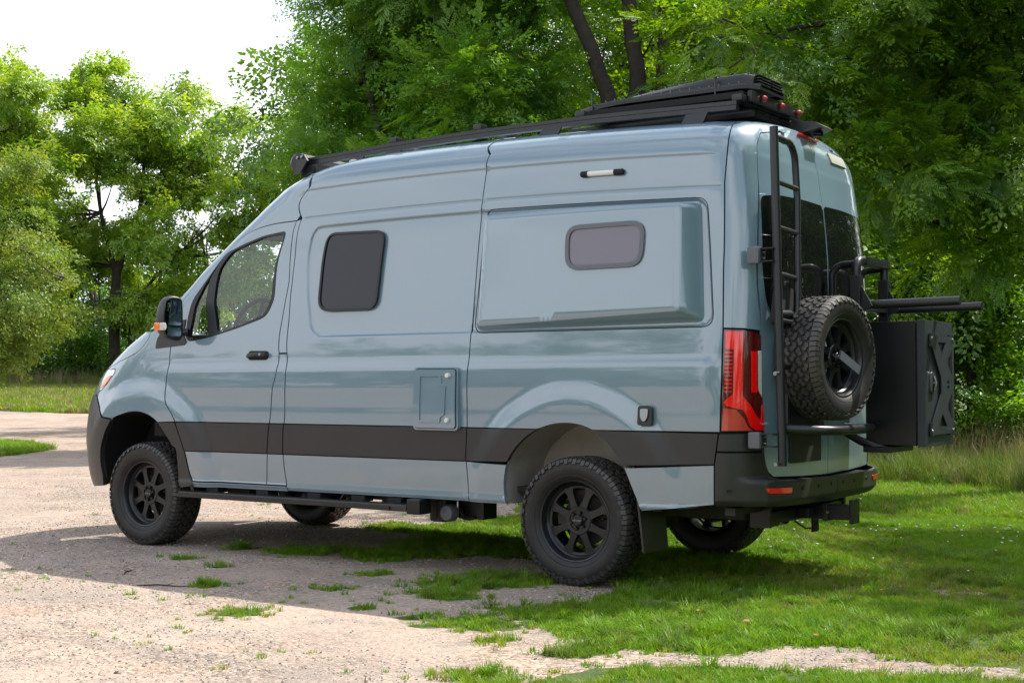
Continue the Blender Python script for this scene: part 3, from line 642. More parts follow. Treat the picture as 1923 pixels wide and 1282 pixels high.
panel('side_lower_panel', cut(BP, .466, BB)[::-1]+cut(S2, .466, BB), P_, van, g=.02, sides='lr')
arU = [p for p in ARR if p[1] > BT+.004]
quarter = [(-.708, BT), (arU[0][0]-.03, BT)]+arU+[(arU[-1][0]+.03, BT)]+RS+list(reversed(cut(S2, BT, 2.70)))
panel('rear_quarter_panel', quarter, P_, van, g=.022, sides='lr', extra=np.concatenate([rows(-.69, .93, cr_rows), arc_r]))
arL = [p for p in ARR if p[0] < -.1]; arR = [p for p in ARR if p[0] > .05]
panel('rear_band', cut(S2, BB, BT)[::-1]+[p for p in arL if BB < p[1] < BT-.002]+[(-.19, BT)], K_, van, off=.004, rim=.03, sides='lr')
panel('rear_band', [(.155, BT)]+[p for p in arR if BB-.004 < p[1] < BT-.002]+[(.914, .738), (.924, .81), (.937, .908)], K_, van, off=.004, rim=.03, sides='lr')
panel('rear_lower_panel', cut(S2, .466, BB)[::-1]+[(-.429, .466)]+[p for p in arL if .47 < p[1] < BB], P_, van, g=.02, rim=.03, sides='lr')
panel('rear_lower_panel', [(.364, .707)]+[p for p in arR if p[1] < .700]+[(.909, .520), (.913, .737)], P_, van, g=.022, rim=.03, sides='lr')
# roof skin
panel('roof', [(-4.9, 2.702), (.985, 2.702), (1.02, 2.80), (2.1, 2.802), (2.1, 3.55), (-4.9, 3.55)], P_, van, g=.08, rim=0, inset=0, D=None, sides='lr')
# rear corner and doors
panel('rear_corner_panel', RS[2:]+[(1.02, 2.80), (2.1, 2.80)]+list(reversed(RDT))+list(reversed([p for p in RDL if p[1] > 1.45]))+[(1.040, 1.472)], P_, van, g=.03, sides='lr')
rear_door = [(1.208, .692), (1.261, .664), (1.707, .651), (2.1, .644)]+[(2.1, 2.717)]+list(reversed(RDT))[1:]+list(reversed(RDL))[1:]
rdoors = panel('rear_door', rear_door, P_, van, g=.028, sides='lr')
rglass = bez_round([(1.11, 2.262), (1.333, 2.283), (1.719, 2.291), (2.088, 2.287), (2.088, 1.50), (1.26, 1.50), (1.15, 1.63), (1.105, 1.844)], .05)
for d_, sd in zip(rdoors, 'lr'):
    panel('rear_window', rglass, M['glass_rear'], d_, g=.05, off=.003, rim=.004, sides=sd)
def D_bump(s, t, p): return .004+.058*ss((s-1.0)/.13)*ss((.668-t)/.018)-.03*ss((.545-t)/.05)+.0*t
panel('rear_bumper', [(.909, .508), (1.053, .512), (1.367, .502), (2.1, .492), (2.1, .640), (1.707, .647), (1.261, .660), (1.206, .688), (1.172, .733), (1.156, .805), (.924, .805), (.914, .744)], K_, van, g=.018, rim=.05, D=D_bump, sides='lr')
panel('corner_trim', [(.937, .906), (1.158, .909), (1.156, .809), (.924, .809)], K_, van, off=.004, D=None, sides='lr')
panel('bumper_reflector', bez_round([(1.10, .616), (1.357, .611), (1.352, .580), (1.118, .589)], .012), M['red'], van, off=.006, D=D_bump, g=.02, inset=0, sides='lr')
for s_ in (1.50, 1.75, 1.98, .985):
    for sd in 'lr': panel('parking_sensor', rr(s_-.011, s_+.011, .60-.011, .60+.011, .011), M['black'], van, off=.004, D=D_bump, g=.01, inset=0, sides=sd)
# tail lights
TL = [(.950, 1.473), (1.040, 1.469), (1.106, 1.446), (1.125, 1.218), (1.158, .914), (.945, .915), (.950, 1.198)]
for sd in 'lr':
    tl = panel('tail_light', TL, M['red_dark'], van, g=.03, off=.004, rim=.03, inset=.005, sides=sd)[0]
    red = [(.962, 1.459), (1.036, 1.456), (1.041, 1.109), (1.069, 1.062), (1.092, 1.001), (1.118, .962), (1.130, 1.06), (1.142, 1.06), (1.150, .922), (1.089, .922), (1.067, .948), (1.058, .991), (1.043, 1.032), (.972, 1.055), (.959, 1.076), (1.002, 1.122), (1.000, 1.358), (.965, 1.361)]
    panel('red_lens', red, M['red'], tl, g=.03, off=.009, rim=.006, inset=.001, sides=sd)
    panel('red_lens', [(1.069, 1.351), (1.088, 1.348), (1.092, 1.129), (1.073, 1.126)], M['red'], tl, g=.03, off=.008, rim=.005, inset=.0, sides=sd)
    panel('lower_lens', [(.960, 1.045), (1.016, 1.036), (1.048, .986), (1.062, .941), (1.079, .922), (.952, .922)], M['red_pale'], tl, g=.03, off=.008, rim=.005, inset=.001, sides=sd)
    panel('reversing_lens', [(1.093, 1.352), (1.110, 1.355), (1.126, 1.10), (1.097, 1.142)], M['white_lens'], tl, g=.03, off=.009, rim=.006, inset=.0, sides=sd)
    for i in range(11):
        panel('lens_rib', [(.963, 1.128+i*.021), (.996, 1.128+i*.021), (.996, 1.137+i*.021), (.963, 1.137+i*.021)], M['red'] if i % 4 else M['red_pale'], tl, g=.03, off=.007, rim=.004, inset=0, sides=sd)
# nose: headlights, bonnet, grille, bumper, windscreen
for sd in 'lr':
    hl = panel('headlight', HL+[(-3.95, 1.13), (-4.02, 1.26)], M['lamp'], van, g=.03, off=.003, rim=.03, sides=sd)[0]
    panel('indicator_lens', [(-3.614, 1.233), (-3.556, 1.243), (-3.578, 1.180), (-3.642, 1.146), (-3.655, 1.165)], M['amber'], hl, g=.03, off=.007, rim=.005, inset=0, sides=sd)
panel('bonnet', HOOD+[(-3.75, 1.572), (-4.897, 1.580), (-4.897, 1.30), (-3.95, 1.285)], P_, van, g=.04, sides='lr')
panel('grille', [(-3.98, 1.12), (-4.03, 1.26), (-3.95, 1.282), (-4.897, 1.295), (-4.897, 1.0), (-4.3, 1.02)], M['black'], van, g=.05, off=-.004, rim=0, sides='lr')
def D_fb(s, t, p): return .004+.026*ss((.82-np.hypot(p[..., 0]+3.665, p[..., 2]-.42))/.16)
panel('front_bumper', [(-3.668, 1.093), (-3.565, 1.012), (-3.470, .932), (-3.360, .920), (-3.415, .826), (-3.462, .706), (-3.478, .605), (-3.475, .50), (-3.50, .43), (-4.0, .40), (-4.897, .38), (-4.897, 1.0), (-4.3, 1.015), (-3.97, 1.115), (-3.72, 1.097)], K_, van, g=.03, rim=.04, D=D_fb, sides='lr')
panel('windscreen', list(reversed([(s+-.012, t) for s, t in WSL]))[1:]+[(-3.50, 1.578), (-4.897, 1.59), (-4.897, 2.285)], M['glass'], van, g=.06, off=-.006, rim=0, D=None, sides='lr')
# door windows with black frames
GQ = bez_round([(-2.926, 1.497), (-2.775, 1.516), (-3.345, 2.078), (-3.215, 1.914), (-3.10, 1.73)], .02, 3)
GM = bez_round([(-2.711, 1.532), (-2.567, 1.583), (-2.400, 1.648), (-2.402, 1.76), (-2.662, 2.183), (-2.73, 2.212), (-2.965, 2.203), (-3.10, 2.173), (-3.284, 2.125), (-3.262, 2.075)], .03, 3)
for sd, dr in zip('lr', door):
    fr = panel('window_frame', insetp(WF, .001), M['black'], dr, holes=[insetp(GQ, .0), insetp(GM, .0)], g=.03, off=.002, rim=.03, inset=0, sides=sd)[0]
    panel('pane', GQ, M['glass'], fr, g=.06, off=-.010, rim=0, inset=-.01, D=None, sides=sd)
    panel('pane', GM, M['glass'], fr, g=.06, off=-.010, rim=0, inset=-.01, D=None, sides=sd)
    # handle
    sg = SIDES[sd]; Mh = frame_at(-2.315, 1.370)
    S_ = Matrix.Diagonal((1, sg, 1, 1))
    hb = MB(); hb.prism(bez_round([(-.095, -.030), (.095, -.030), (.100, .030), (-.090, .034)], .028, 4), -.004, .004, S_ @ Mh)
    h0 = hb.build('door_handle', M['dark'], dr)
    hb = MB(); hb.tube([Mh @ Vector(p) for p in ((-.085, -.006, .012), (-.06, 0, .030), (0, .004, .036), (.06, .004, .034), (.082, .002, .026), (.090, 0, .006))], [.013, .015, .016, .018, .017, .013], 10)
    if sg < 0: hb.v = [(x, -y, z) for x, y, z in hb.v]
    hb.build('grip', M['clad'], h0)
    hb = MB(); hb.lathe([(0, .054), (.009, .054), (.011, .050), (.011, .03)], 14, Mh @ Matrix.Translation((.062, .004, 0)))
    if sg < 0: hb.v = [(x, -y, z) for x, y, z in hb.v]
    hb.build('lock', M['steel'], h0)
# mirrors
for sg in (1, -1):
    sd = 'l' if sg > 0 else 'r'
    base = panel('mirror_base', [(-3.156, 1.433), (-2.937, 1.455), (-2.93, 1.475), (-3.0, 1.53), (-3.09, 1.64), (-3.16, 1.63), (-3.215, 1.535)], K_, van, g=.03, off=.006, rim=.01, inset=0, sides=sd)[0]
    mb = MB(); ys = -sg
    prof = [(1.03, 1.53), (1.055, 1.485), (1.13, 1.480), (1.21, 1.50), (1.265, 1.55), (1.275, 1.62), (1.262, 1.70), (1.225, 1.768), (1.16, 1.793), (1.07, 1.785), (1.035, 1.74)]
    prof = [(1.145+(y-1.15)*.66, z) for y, z in prof]; prof = spl(prof+[prof[0]], 3)[:-1]; n = len(prof); cy, cz = 1.145, 1.63
    rings = []
    for x, k in ((-3.285, .35), (-3.28, .68), (-3.265, .87), (-3.245, .97), (-3.215, 1.0), (-3.185, .985), (-3.18, .93), (-3.19, .90)):
        rings.append([(x+(-.02*((y-cy)/.12)), ys*(cy+(y-cy)*k), cz+(z-cz)*k) for y, z in prof])
    vs = [v for r_ in rings for v in r_]; fs = []
    for i in range(len(rings)-1):
        for j in range(n): fs.append((i*n+j, i*n+(j+1) % n, (i+1)*n+(j+1) % n, (i+1)*n+j))
    fs += [tuple(range(n)), tuple((len(rings)-1)*n+j for j in range(n))]
    mb.add(vs, fs); mh = mb.build('mirror', K_, van)
    mb = MB(); mb.tube([(-3.22, ys*.985, 1.545), (-3.24, ys*1.03, 1.54), (-3.25, ys*1.08, 1.55)], .028, 10); mb.build('arm', K_, mh)
    def gl(y0, y1, z0, z1, nm):
        g_ = MB(); g_.prism(bez_round([(y0, z0), (y1, z0+.005), (y1, z1), (y0, z1)], .02, 3), 0, .004, Matrix.Translation((-3.186, ys*1.145, 0)) @ Matrix.Rotation(rad(-20*sg), 4, 'Z') @ Matrix(((0, 0, 1, .012), (ys, 0, 0, -ys*1.145), (0, 1, 0, 0), (0, 0, 0, 1)))); g_.build(nm, M['mirror'], mh)
    gl(1.088, 1.205, 1.585, 1.760, 'mirror_glass'); gl(1.090, 1.205, 1.508, 1.572, 'wide_angle_glass')
    mb = MB(); mb.box((-3.285, ys*1.19, 1.548), (-3.225, ys*1.232, 1.608), .012); o = mb.build('side_indicator', M['amber'], mh)
    mb = MB(); mb.box((-3.232, ys*1.192, 1.550), (-3.19, ys*1.230, 1.606), .010); mb.build('clear_lens', M['white_lens'], mh)
# flank windows
def window(quad, r, fw, off, D, parent, frame_m, pane_m, sd='l'):
    o_ = bez_round(quad, r); i_ = insetp(o_, fw)
    f = panel('side_window', o_, frame_m, parent, holes=[i_], g=.03, off=off, rim=.014, inset=0, D=D, sides=sd)[0]
    panel('pane', i_, pane_m, f, g=.05, off=(lambda s, t: (off(s, t) if callable(off) else off)-.008), rim=0, inset=-.002, D=D, sides=sd)
    i2 = insetp(o_, fw*.45)
    return f
window([(-2.130, 2.182), (-1.935, 1.653), (-1.455, 1.650), (-1.530, 2.165)], .09, .016, .012, None, van, M['black'], M['glass_dark'])
# bulged rear flare with its window
dfl = lambda s, t: .02+.090*np.clip((np.asarray(s)+.68)/1.36, 0, 1.1)
face = bez_round([(-.680, 2.200), (.722, 2.184), (.738, 1.562), (-.651, 1.521)], .030, 5)
base_ = bez_round([(-.705, 2.218), (.800, 2.212), (.842, 1.512), (-.685, 1.500)], .045, 5)
def flare():
    fa = np.array(face); ba = np.array(base_)
    if area(fa) < 0: fa = fa[::-1]; ba = ba[::-1]
    fo_ = np.array([q for i in range(len(fa)) for q in [fa[i]+(fa[(i+1) % len(fa)]-fa[i])*k/6 for k in range(6)]])
    ba_ = np.array([q for i in range(len(ba)) for q in [ba[i]+(ba[(i+1) % len(ba)]-ba[i])*k/6 for k in range(6)]])
    ring0 = insetp(fo_, .010) if False else fo_
    vo, ff, lp, loops = flat_mesh(fa, [], .03, insetp(resample(fa, .03), .010))
    p = Pd(vo[:, 0], vo[:, 1], dfl, None); V = p.tolist(); F = [tuple(f) for f in ff]
    bidx = lp[0]; q0 = vo[bidx]
    # matching base points by arc length fraction of the outlines
    def prm(L):
        d = np.hypot(*(np.roll(L, -1, 0)-L).T); return np.concatenate([[0], np.cumsum(d)[:-1]])/d.sum()
    tb = []
    fa_c = fa; seg = []
    for q in q0:
        best = None
        for i in range(len(fa)):
            a = fa[i]; b = fa[(i+1) % len(fa)]; l2 = ((b-a)**2).sum(); u = 0 if l2 < 1e-12 else np.clip(((q-a)*(b-a)).sum()/l2, 0, 1); dd = ((a+(b-a)*u-q)**2).sum()
            if best is None or dd < best[0]: best = (dd, i, u)
        _, i, u = best; tb.append(ba[i]+(ba[(i+1) % len(ba)]-ba[i])*u)
    tb = np.array(tb); prev = bidx; n = len(bidx)
    for fr_, hk in ((.06, -.002), (.13, -.008), (.5, None), (.90, None), (1.0, -9)):
        st = q0+(tb-q0)*fr_; h = dfl(q0[:, 0], 0)
        if hk is None: hh = (h-.008)*(1-(fr_-.13)/.87)+(-.014)*((fr_-.13)/.87)
        elif hk == -9: hh = 0*h-.024
        else: hh = h+hk
        pp = Pd(st[:, 0], st[:, 1], 0, None); nn = PdN(st[:, 0], st[:, 1], 0, None)[1]; pp = pp+nn*hh[:, None]
        k = len(V); V.extend(pp.tolist())
        for i in range(n):
            j = (i+1) % n; F.append((prev[i], k+i, k+j, prev[j]))
        prev = list(range(k, k+n))
    me = bpy.data.meshes.new('flare_pod'); me.from_pydata(V, [], F); me.materials.append(P_); me.polygons.foreach_set('use_smooth', [True]*len(me.polygons)); me.update()
    bm = bmesh.new(); bm.from_mesh(me); bmesh.ops.recalc_face_normals(bm, faces=bm.faces); bm.to_mesh(me); bm.free()
    return link('flare_pod', me, van)
pod = flare()
fo2 = bez_round([(-.700, 2.242), (.846, 2.242), (.904, 1.481), (-.700, 1.481)], .075, 5)
panel('window_gasket', fo2, M['black'], van, holes=[insetp(fo2, .0055)], g=.02, off=.0015, rim=.002, inset=0)
window([(-.040, 2.094), (-.030, 1.826), (.497, 1.824), (.508, 2.098)], .095, .026, lambda s, t: dfl(s, t)+.012, None, pod, M['frame_grey'], M['glass_acrylic'])
# water hatch, shore power inlet, awning light
hq = [(-1.081, 1.278), (-1.073, .894), (-.755, .893), (-.765, 1.276)]
ht = panel('service_hatch', bez_round(hq, .025), P_, van, g=.03, off=.034, rim=.036, inset=0, D=None)[0]
panel('hatch_door', bez_round(insetp(hq, .014), .020), P_, ht, g=.03, off=.044, rim=.014, inset=0, D=None)
groove = bez_round(insetp(hq, .009), .024); panel('hatch_groove_shade', groove, M['dark'], ht, holes=[insetp(groove, .004)], g=.02, off=.0355, rim=.002, inset=0, D=None)  # dark ring stands for the shade in the groove round the hatch door
rec = [(-1.035, 1.232), (-1.030, .942), (-.872, .942), (-.872, .975), (-.842, .985), (-.838, 1.165), (-.870, 1.175), (-.875, 1.232)]
panel('hatch_bead', bez_round(rec, .012, 3), P_, ht, g=.02, off=.052, rim=.010, inset=0, holes=[insetp(bez_round(rec, .012, 3), .012)], D=None)
for t_ in (1.225, .955):
    Mh = frame_at(-.822, t_); b = MB(); b.lathe([(0, .056), (.012, .056), (.015, .052), (.015, .025)], 16, Mh); b.build('hatch_lock', M['white'], ht)
Mh = frame_at(.500, .992); b = MB(); b.prism(bez_round([(-.042, -.050), (.042, -.050), (.042, .050), (.030, .058), (-.030, .058), (-.042, .050)], .012, 3), -.004, .034, Mh); inl = b.build('power_inlet', M['black'], van)
b = MB(); b.prism(bez_round([(-.024, .040), (.024, .040), (.022, -.005), (.008, -.030), (-.008, -.030), (-.022, -.005)], .010, 3), .034, .046, Mh); b.build('inlet_lid', M['steel'], inl)
Ma = frame_at(.013, 2.412); Mb = frame_at(.293, 2.414)
b = MB(); p0 = Ma @ Vector((0, 0, .012)); p1 = Mb @ Vector((0, 0, .012)); e0 = p0.lerp(p1, .0); b.tube([p0.lerp(p1, -.03), p0.lerp(p1, 0), p0.lerp(p1, .16)], [.008, .018, .018], 12); aw = b.build('awning_light', M['dark'], van)
b = MB(); b.tube([p0.lerp(p1, .80), p0.lerp(p1, 1), p0.lerp(p1, 1.03)], [.018, .018, .008], 12); b.build('end_cap', M['dark'], aw)
b = MB(); b.tube([p0.lerp(p1, .16), p0.lerp(p1, .80)], .015, 12); b.build('light_tube', M['white'], aw)
# rear: brake light, camera, cream strip, blank plate
b = []
panel('brake_light', bez_round([(1.83, 2.705), (2.1, 2.728), (2.1, 2.775), (1.83, 2.748)], .015), M['red'], van, g=.03, off=.018, rim=.03, inset=0, D=None, sides='lr')
panel('cream_strip', rr(1.35, 1.72, 2.575, 2.625, .008), M['beige_mark'], rdoors[1], g=.04, off=.010, rim=.010, inset=0, sides='r')  # thin cream strip near the top of the right door
panel('blank_plate', rr(1.43, 1.90, .735, .905, .012), M['plate'], rdoors[0], g=.05, off=.022, rim=.012, inset=0, D=None)
b = MB(); b.add([(.84, -.06, 2.690), (.84, .13, 2.690), (1.03, .14, 2.665), (1.03, -.07, 2.665), (.97, -.04, 2.750), (.97, .11, 2.750), (1.11, .12, 2.725), (1.11, -.05, 2.725), (1.16, -.04, 2.695), (1.16, .11, 2.695)],
                [(0, 1, 2, 3), (0, 4, 5, 1), (4, 7, 6, 5), (0, 3, 7, 4), (1, 5, 6, 2), (7, 8, 9, 6), (8, 3, 2, 9), (3, 8, 7), (2, 6, 9)])
cm = b.build('rear_camera', K_, van, smooth=20); b = MB(); b.tube([(1.07, .03, 2.675), (1.12, .03, 2.665)], .018, 12); b.build('camera_lens', M['glass_dark'], cm)
# ------------------------------------------------------------------ wheels (local Z points outwards)
def glyphs(txt, size):
    """outline meshes of the letters of a word, with their advance positions"""
    cu = bpy.data.curves.new('lettering', 'FONT'); cu.body = txt; cu.size = size; cu.resolution_u = 2; cu.align_x = 'CENTER'; cu.align_y = 'CENTER'
    o = bpy.data.objects.new('lettering', cu); C.objects.link(o); dg = bpy.context.evaluated_depsgraph_get()
    me = bpy.data.meshes.new_from_object(o.evaluated_get(dg)); v = [tuple(p.co) for p in me.vertices]; f = [tuple(p.vertices) for p in me.polygons]
    bpy.data.objects.remove(o); bpy.data.curves.remove(cu); bpy.data.meshes.remove(me); return v, f
def ring_text(mb, txt, size, r, a_mid, h):
    """letters bent along a circle of radius r, their tops outwards"""
    v, f = glyphs(txt, size); vs = []
    for x, y, _ in v:
        a = a_mid-x/r; q = r+y; vs.append((q*math.cos(a), q*math.sin(a), h(q)))
    mb.add(vs, f)
RT, RW, HW = .372, .236, .122     # tread radius, rim seat radius, half width
sw_prof = [(.232, .095), (.240, .104), (.252, .112), (.272, .121), (.295, .126), (.318, .1265), (.337, .122), (.350, .114), (.358, .102), (.3605, .085)]
def sw_h(q): return float(np.interp(q, [p[0] for p in sw_prof], [p[1] for p in sw_prof]))
def make_tyre_meshes():
    mb = MB(); prof = [(.232, -.095)]+[(r, -h) for r, h in sw_prof[1:]]+[(.361, 0)]+[(r, h) for r, h in reversed(sw_prof)]
    mb.lathe(prof, 96)
    for q in (.263, .3405): mb.lathe([(q-.002, sw_h(q-.002)), (q-.001, sw_h(q)+.0016), (q+.001, sw_h(q)+.0016), (q+.002, sw_h(q+.002))], 96)
    carc = mb
    tr = MB(); rnd = random.Random(4)
    def blk(poly, r0, r1, a0):
        """block outline in (across, along) metres on the tread; top inset a little"""
        n = len(poly); cx = sum(p[0] for p in poly)/n; cy = sum(p[1] for p in poly)/n; vs = []
        for rr_, k in ((r0, 1.04), (r1, .93)):
            for x, y in poly:
                X = cx+(x-cx)*k; Y = cy+(y-cy)*k; ax = abs(X); rq = rr_-.9*max(0, ax-.075)**1.5*1.6 if ax > .075 else rr_
                a = a0+Y/RT; vs.append((rq*math.cos(a), rq*math.sin(a), X))
        tr.add(vs, [tuple(range(n, 2*n))]+[(i, (i+1) % n, (i+1) % n+n, i+n) for i in range(n)])
    NP = 38; pitch = 2*math.pi*RT/NP
    S = [(-.017, -.019), (-.002, -.024), (.006, -.013), (.004, -.002), (.016, .001), (.018, .014), (.006, .022), (-.006, .019), (-.008, .006), (-.019, .003)]
    for i in range(NP):
        a = 2*math.pi*i/NP; jt = rnd.uniform(-.04, .04)*pitch/RT
        for cx, off, fl in ((-.060, .0, 1), (-.020, .5, -1), (.020, .0, 1), (.060, .5, -1)):
            blk([(cx+fl*x*1.04, y*1.12) for x, y in (S if fl > 0 else list(reversed(S)))], .358, RT, a+off*pitch/RT+jt)
        for sgn in (-1, 1):       # shoulder lugs that wrap on to the sidewall
            o_ = (0 if sgn < 0 else .5)*pitch/RT
            for kk, (y0, y1, ext) in enumerate(((-.028, -.003, .332), (.002, .026, .342))):
                vs = []
                prof_ = [(.084, RT-.001), (.104, RT-.005), (.1205, .3590), (.1325, ext)]
                for X, rq in prof_:
                    for Y in (y0+.003*math.sin(X*90), y1+.003*math.sin(X*90)):
                        an = a+o_+Y/RT; vs.append((rq*math.cos(an), rq*math.sin(an), sgn*X))
                bs = len(vs)
                for X, rq in ((.084, .356), (.100, .352), (.111, .347), (.119, ext-.003)):
                    for Y in (y0-.001, y1+.001):
                        an = a+o_+Y/RT; vs.append((rq*math.cos(an), rq*math.sin(an), sgn*X))
                fs = []
                for k in range(3):
                    fs.append((2*k, 2*k+1, 2*k+3, 2*k+2)); fs.append((2*k, 2*k+2, bs+2*k+2, bs+2*k)); fs.append((2*k+1, bs+2*k+1, bs+2*k+3, 2*k+3))
                fs += [(0, bs, bs+1, 1), (6, 7, bs+7, bs+6)]
                tr.add(vs, fs)
    txs = []
    for am, wd, sz in ((90, 'ALL-TERRAIN T/A', .026), (270, 'ALL-TERRAIN T/A', .026), (0, 'BFGoodrich', .030), (180, 'BFGoodrich', .030)):
        tx = MB(); ring_text(tx, wd, sz, .312, rad(am), lambda q: sw_h(q)+.0012); txs.append(tx)
    return carc, tr, txs
def make_rim():
    mb = MB()
    mb.lathe([(.186, .022), (.187, .044), (.200, .046), (.206, .056), (.213, .062), (.218, .086), (.226, .100), (.234, .103), (.2385, .100), (.240, .094), (.236, .086)], 80)   # outer lip
    mb.lathe([(.206, -.10), (.199, .02), (.1985, .040)], 64)                      # barrel
    mb.lathe([(.085, .018), (.087, .048), (.080, .056), (.060, .0545), (.060, .047), (.034, .046), (.034, .064), (.031, .068), (0, .068)], 48)   # hub face
    for k in range(8):            # eight flat spokes with splayed feet
        a = 2*math.pi*(k+.5)/8; Mx = Matrix.Rotation(a, 4, 'Z')
        pr = [(.080, -.024, .052), (.080, .024, .052), (.120, .019, .047), (.160, .020, .044), (.184, .030, .0445), (.200, .050, .046), (.200, -.050, .046), (.184, -.030, .0445), (.160, -.020, .044), (.120, -.019, .047)]
        n = len(pr); vs = [Mx @ Vector(p) for p in pr]+[Mx @ Vector((x, y*1.18, z-.026)) for x, y, z in pr]
        mb.add(vs, [tuple(range(n))]+[(i, (i+1) % n, (i+1) % n+n, i+n) for i in range(n)])
    return mb
tyre_c, tyre_t, tyre_x = make_tyre_meshes(); rim_b = make_rim()
def make_wheel(name, parent, loc, rot):
    rm = rim_b.build(name, M['rim'], parent, smooth=35, loc=loc, rot=rot)
    tyre_c.build('tyre', M['rubber'], rm, smooth=60); tyre_t.build('tread_blocks', M['tread'], rm, smooth=20)
    for tx in tyre_x: tx.build('sidewall_lettering', M['letter'], rm, smooth=0)
    b = MB(); b.lathe([(0, .0715), (.026, .0715), (.030, .069), (.031, .060)], 24); b.build('hub_cap', M['black'], rm)
    v, f = glyphs('METHOD', .0135); b = MB(); b.add([(y*0+x, y, .0722) for x, y, z in v], f); b.build('cap_lettering', M['silver_ink'], rm, smooth=0)
    for k in range(6):
        a = 2*math.pi*(k+.25)/6; b = MB(); b.lathe([(0, .064), (.008, .064), (.010, .060), (.0105, .045)], 8, Matrix.Translation((.047*math.cos(a), .047*math.sin(a), 0))); b.build('lug_nut', M['black'], rm)
    b = MB(); b.lathe([(.03, -.03), (.150, -.03), (.150, -.05)], 40); b.box((-.16, -.03, -.06), (-.09, .03, .02)); b.build('brake_disc', M['under'], rm)
    b = MB(); b.tube([(.180, .02, .05), (.176, .02, .075)], .005, 8); b.build('valve', M['black'], rm)
    return rm
def copy_tree(o, parent, loc, rot):
    c = o.copy(); C.objects.link(c); c.parent = parent; c.location = loc; c.rotation_euler = rot
    for ch in o.children:
        d = ch.copy(); C.objects.link(d); d.parent = c
    return c
wh = make_wheel('wheel', van, (0, -.872, .385), (rad(90), 0, rad(0)))
copy_tree(wh, van, (-3.665, -.872, .385), (rad(90), rad(0), rad(0)))
wh2 = copy_tree(wh, van, (0, .872, .385), (rad(-90), 0, 0)); copy_tree(wh, van, (-3.665, .872, .385), (rad(-90), 0, 0))
SP = Vector((1.335, -.445, 1.318))
spare = copy_tree(wh, van, SP, (0, rad(90), rad(-8))); spare.scale = (.93, .93, .93); spare.name = 'spare_wheel'; spare['label'] = 'spare wheel with all terrain tyre upright on the left rear door'
for c_ in list(spare.children):
    if c_.name.startswith(('brake_disc', 'hub_cap', 'cap_lettering')): bpy.data.objects.remove(c_)
b = MB(); b.prism(bez_round([(-.05, -.027), (.20, -.027), (.20, .027), (-.05, .027)], .006, 2), .100, .110, Matrix.Rotation(rad(68), 4, 'Z'))
hb_ = b.build('clamp_bar', M['frame_grey'], spare)
b = MB(); b.tube([(0, 0, -.12), (0, 0, .10)], .013, 10); b.lathe([(0, .098), (.016, .098), (.018, .084), (.03, .084)], 6); b.build('clamp_bolt', M['steel'], spare)
b = MB(); b.tube([(0, 0, -.14), (0, 0, .04)], .05, 20); b.build('mount_hub', M['black'], spare)
# mud flaps, wheel well liners
b = MB(); b.add([(.395, -.99, .72), (.43, -.99, .46), (.455, -.985, .235), (.455, -.70, .235), (.43, -.70, .5), (.40, -.70, .72)]+[(x+.012, y, z) for x, y, z in ((.395, -.99, .72), (.43, -.99, .46), (.455, -.985, .235), (.455, -.70, .235), (.43, -.70, .5), (.40, -.70, .72))],
                [(0, 1, 4, 5), (1, 2, 3, 4), (11, 10, 7, 6), (10, 9, 8, 7), (0, 6, 7, 1), (1, 7, 8, 2), (2, 8, 9, 3), (3, 9, 10, 4), (4, 10, 11, 5), (5, 11, 6, 0)]); f1 = b.build('mud_flap', M['clad'], van)
f2 = f1.copy(); C.objects.link(f2); f2.parent = van; f2.scale = (1, -1, 1)
b = MB(); b.add([(-3.245, -.99, .72), (-3.20, -.99, .52), (-3.16, -.985, .42), (-3.16, -.72, .42), (-3.20, -.72, .52), (-3.245, -.72, .72)]+[(-3.215, -.99, .72), (-3.17, -.99, .52), (-3.13, -.985, .42), (-3.13, -.72, .42), (-3.17, -.72, .52), (-3.215, -.72, .72)],
                [(0, 1, 4, 5), (1, 2, 3, 4), (11, 10, 7, 6), (10, 9, 8, 7), (0, 6, 7, 1), (1, 7, 8, 2), (2, 8, 9, 3)]); f1 = b.build('mud_flap', M['clad'], van)
f2 = f1.copy(); C.objects.link(f2); f2.parent = van; f2.scale = (1, -1, 1)
def liner(line, depth, m, sg, lip=.0):
    p = Pd(np.array([q[0] for q in line]), np.array([q[1] for q in line]), -.004, Dbody)*[1, sg, 1]; n = len(p)
    q1 = p*[1, 0, 1]+np.array([0, 1, 0])*(p[:, 1:2]*1-(-sg)*.035); q2 = p*[1, 0, 1]+np.array([0, 1, 0])*(-sg*(1-depth))
    cx = p[:, 0].mean(); q1[:, 0] = cx+(q1[:, 0]-cx)*1.03; q2[:, 0] = cx+(q2[:, 0]-cx)*1.05; q1[:, 2] += .01; q2[:, 2] += .01
    b = MB(); V = np.concatenate([p, q1, q2]).tolist(); F = [(i, i+1, n+i+1, n+i) for i in range(n-1)]+[(n+i, n+i+1, 2*n+i+1, 2*n+i) for i in range(n-1)]+[tuple(range(2*n, 3*n))]
    b.add(V, F); return b.build('wheel_arch_liner', m, van)
for sg in (1, -1):
    liner(ARR, .42, M['liner'], sg)
    liner([(-3.475, .44), (-3.478, .605), (-3.462, .706), (-3.415, .826), (-3.356, .918)]+ARF[1:], .42, M['dark'], sg)
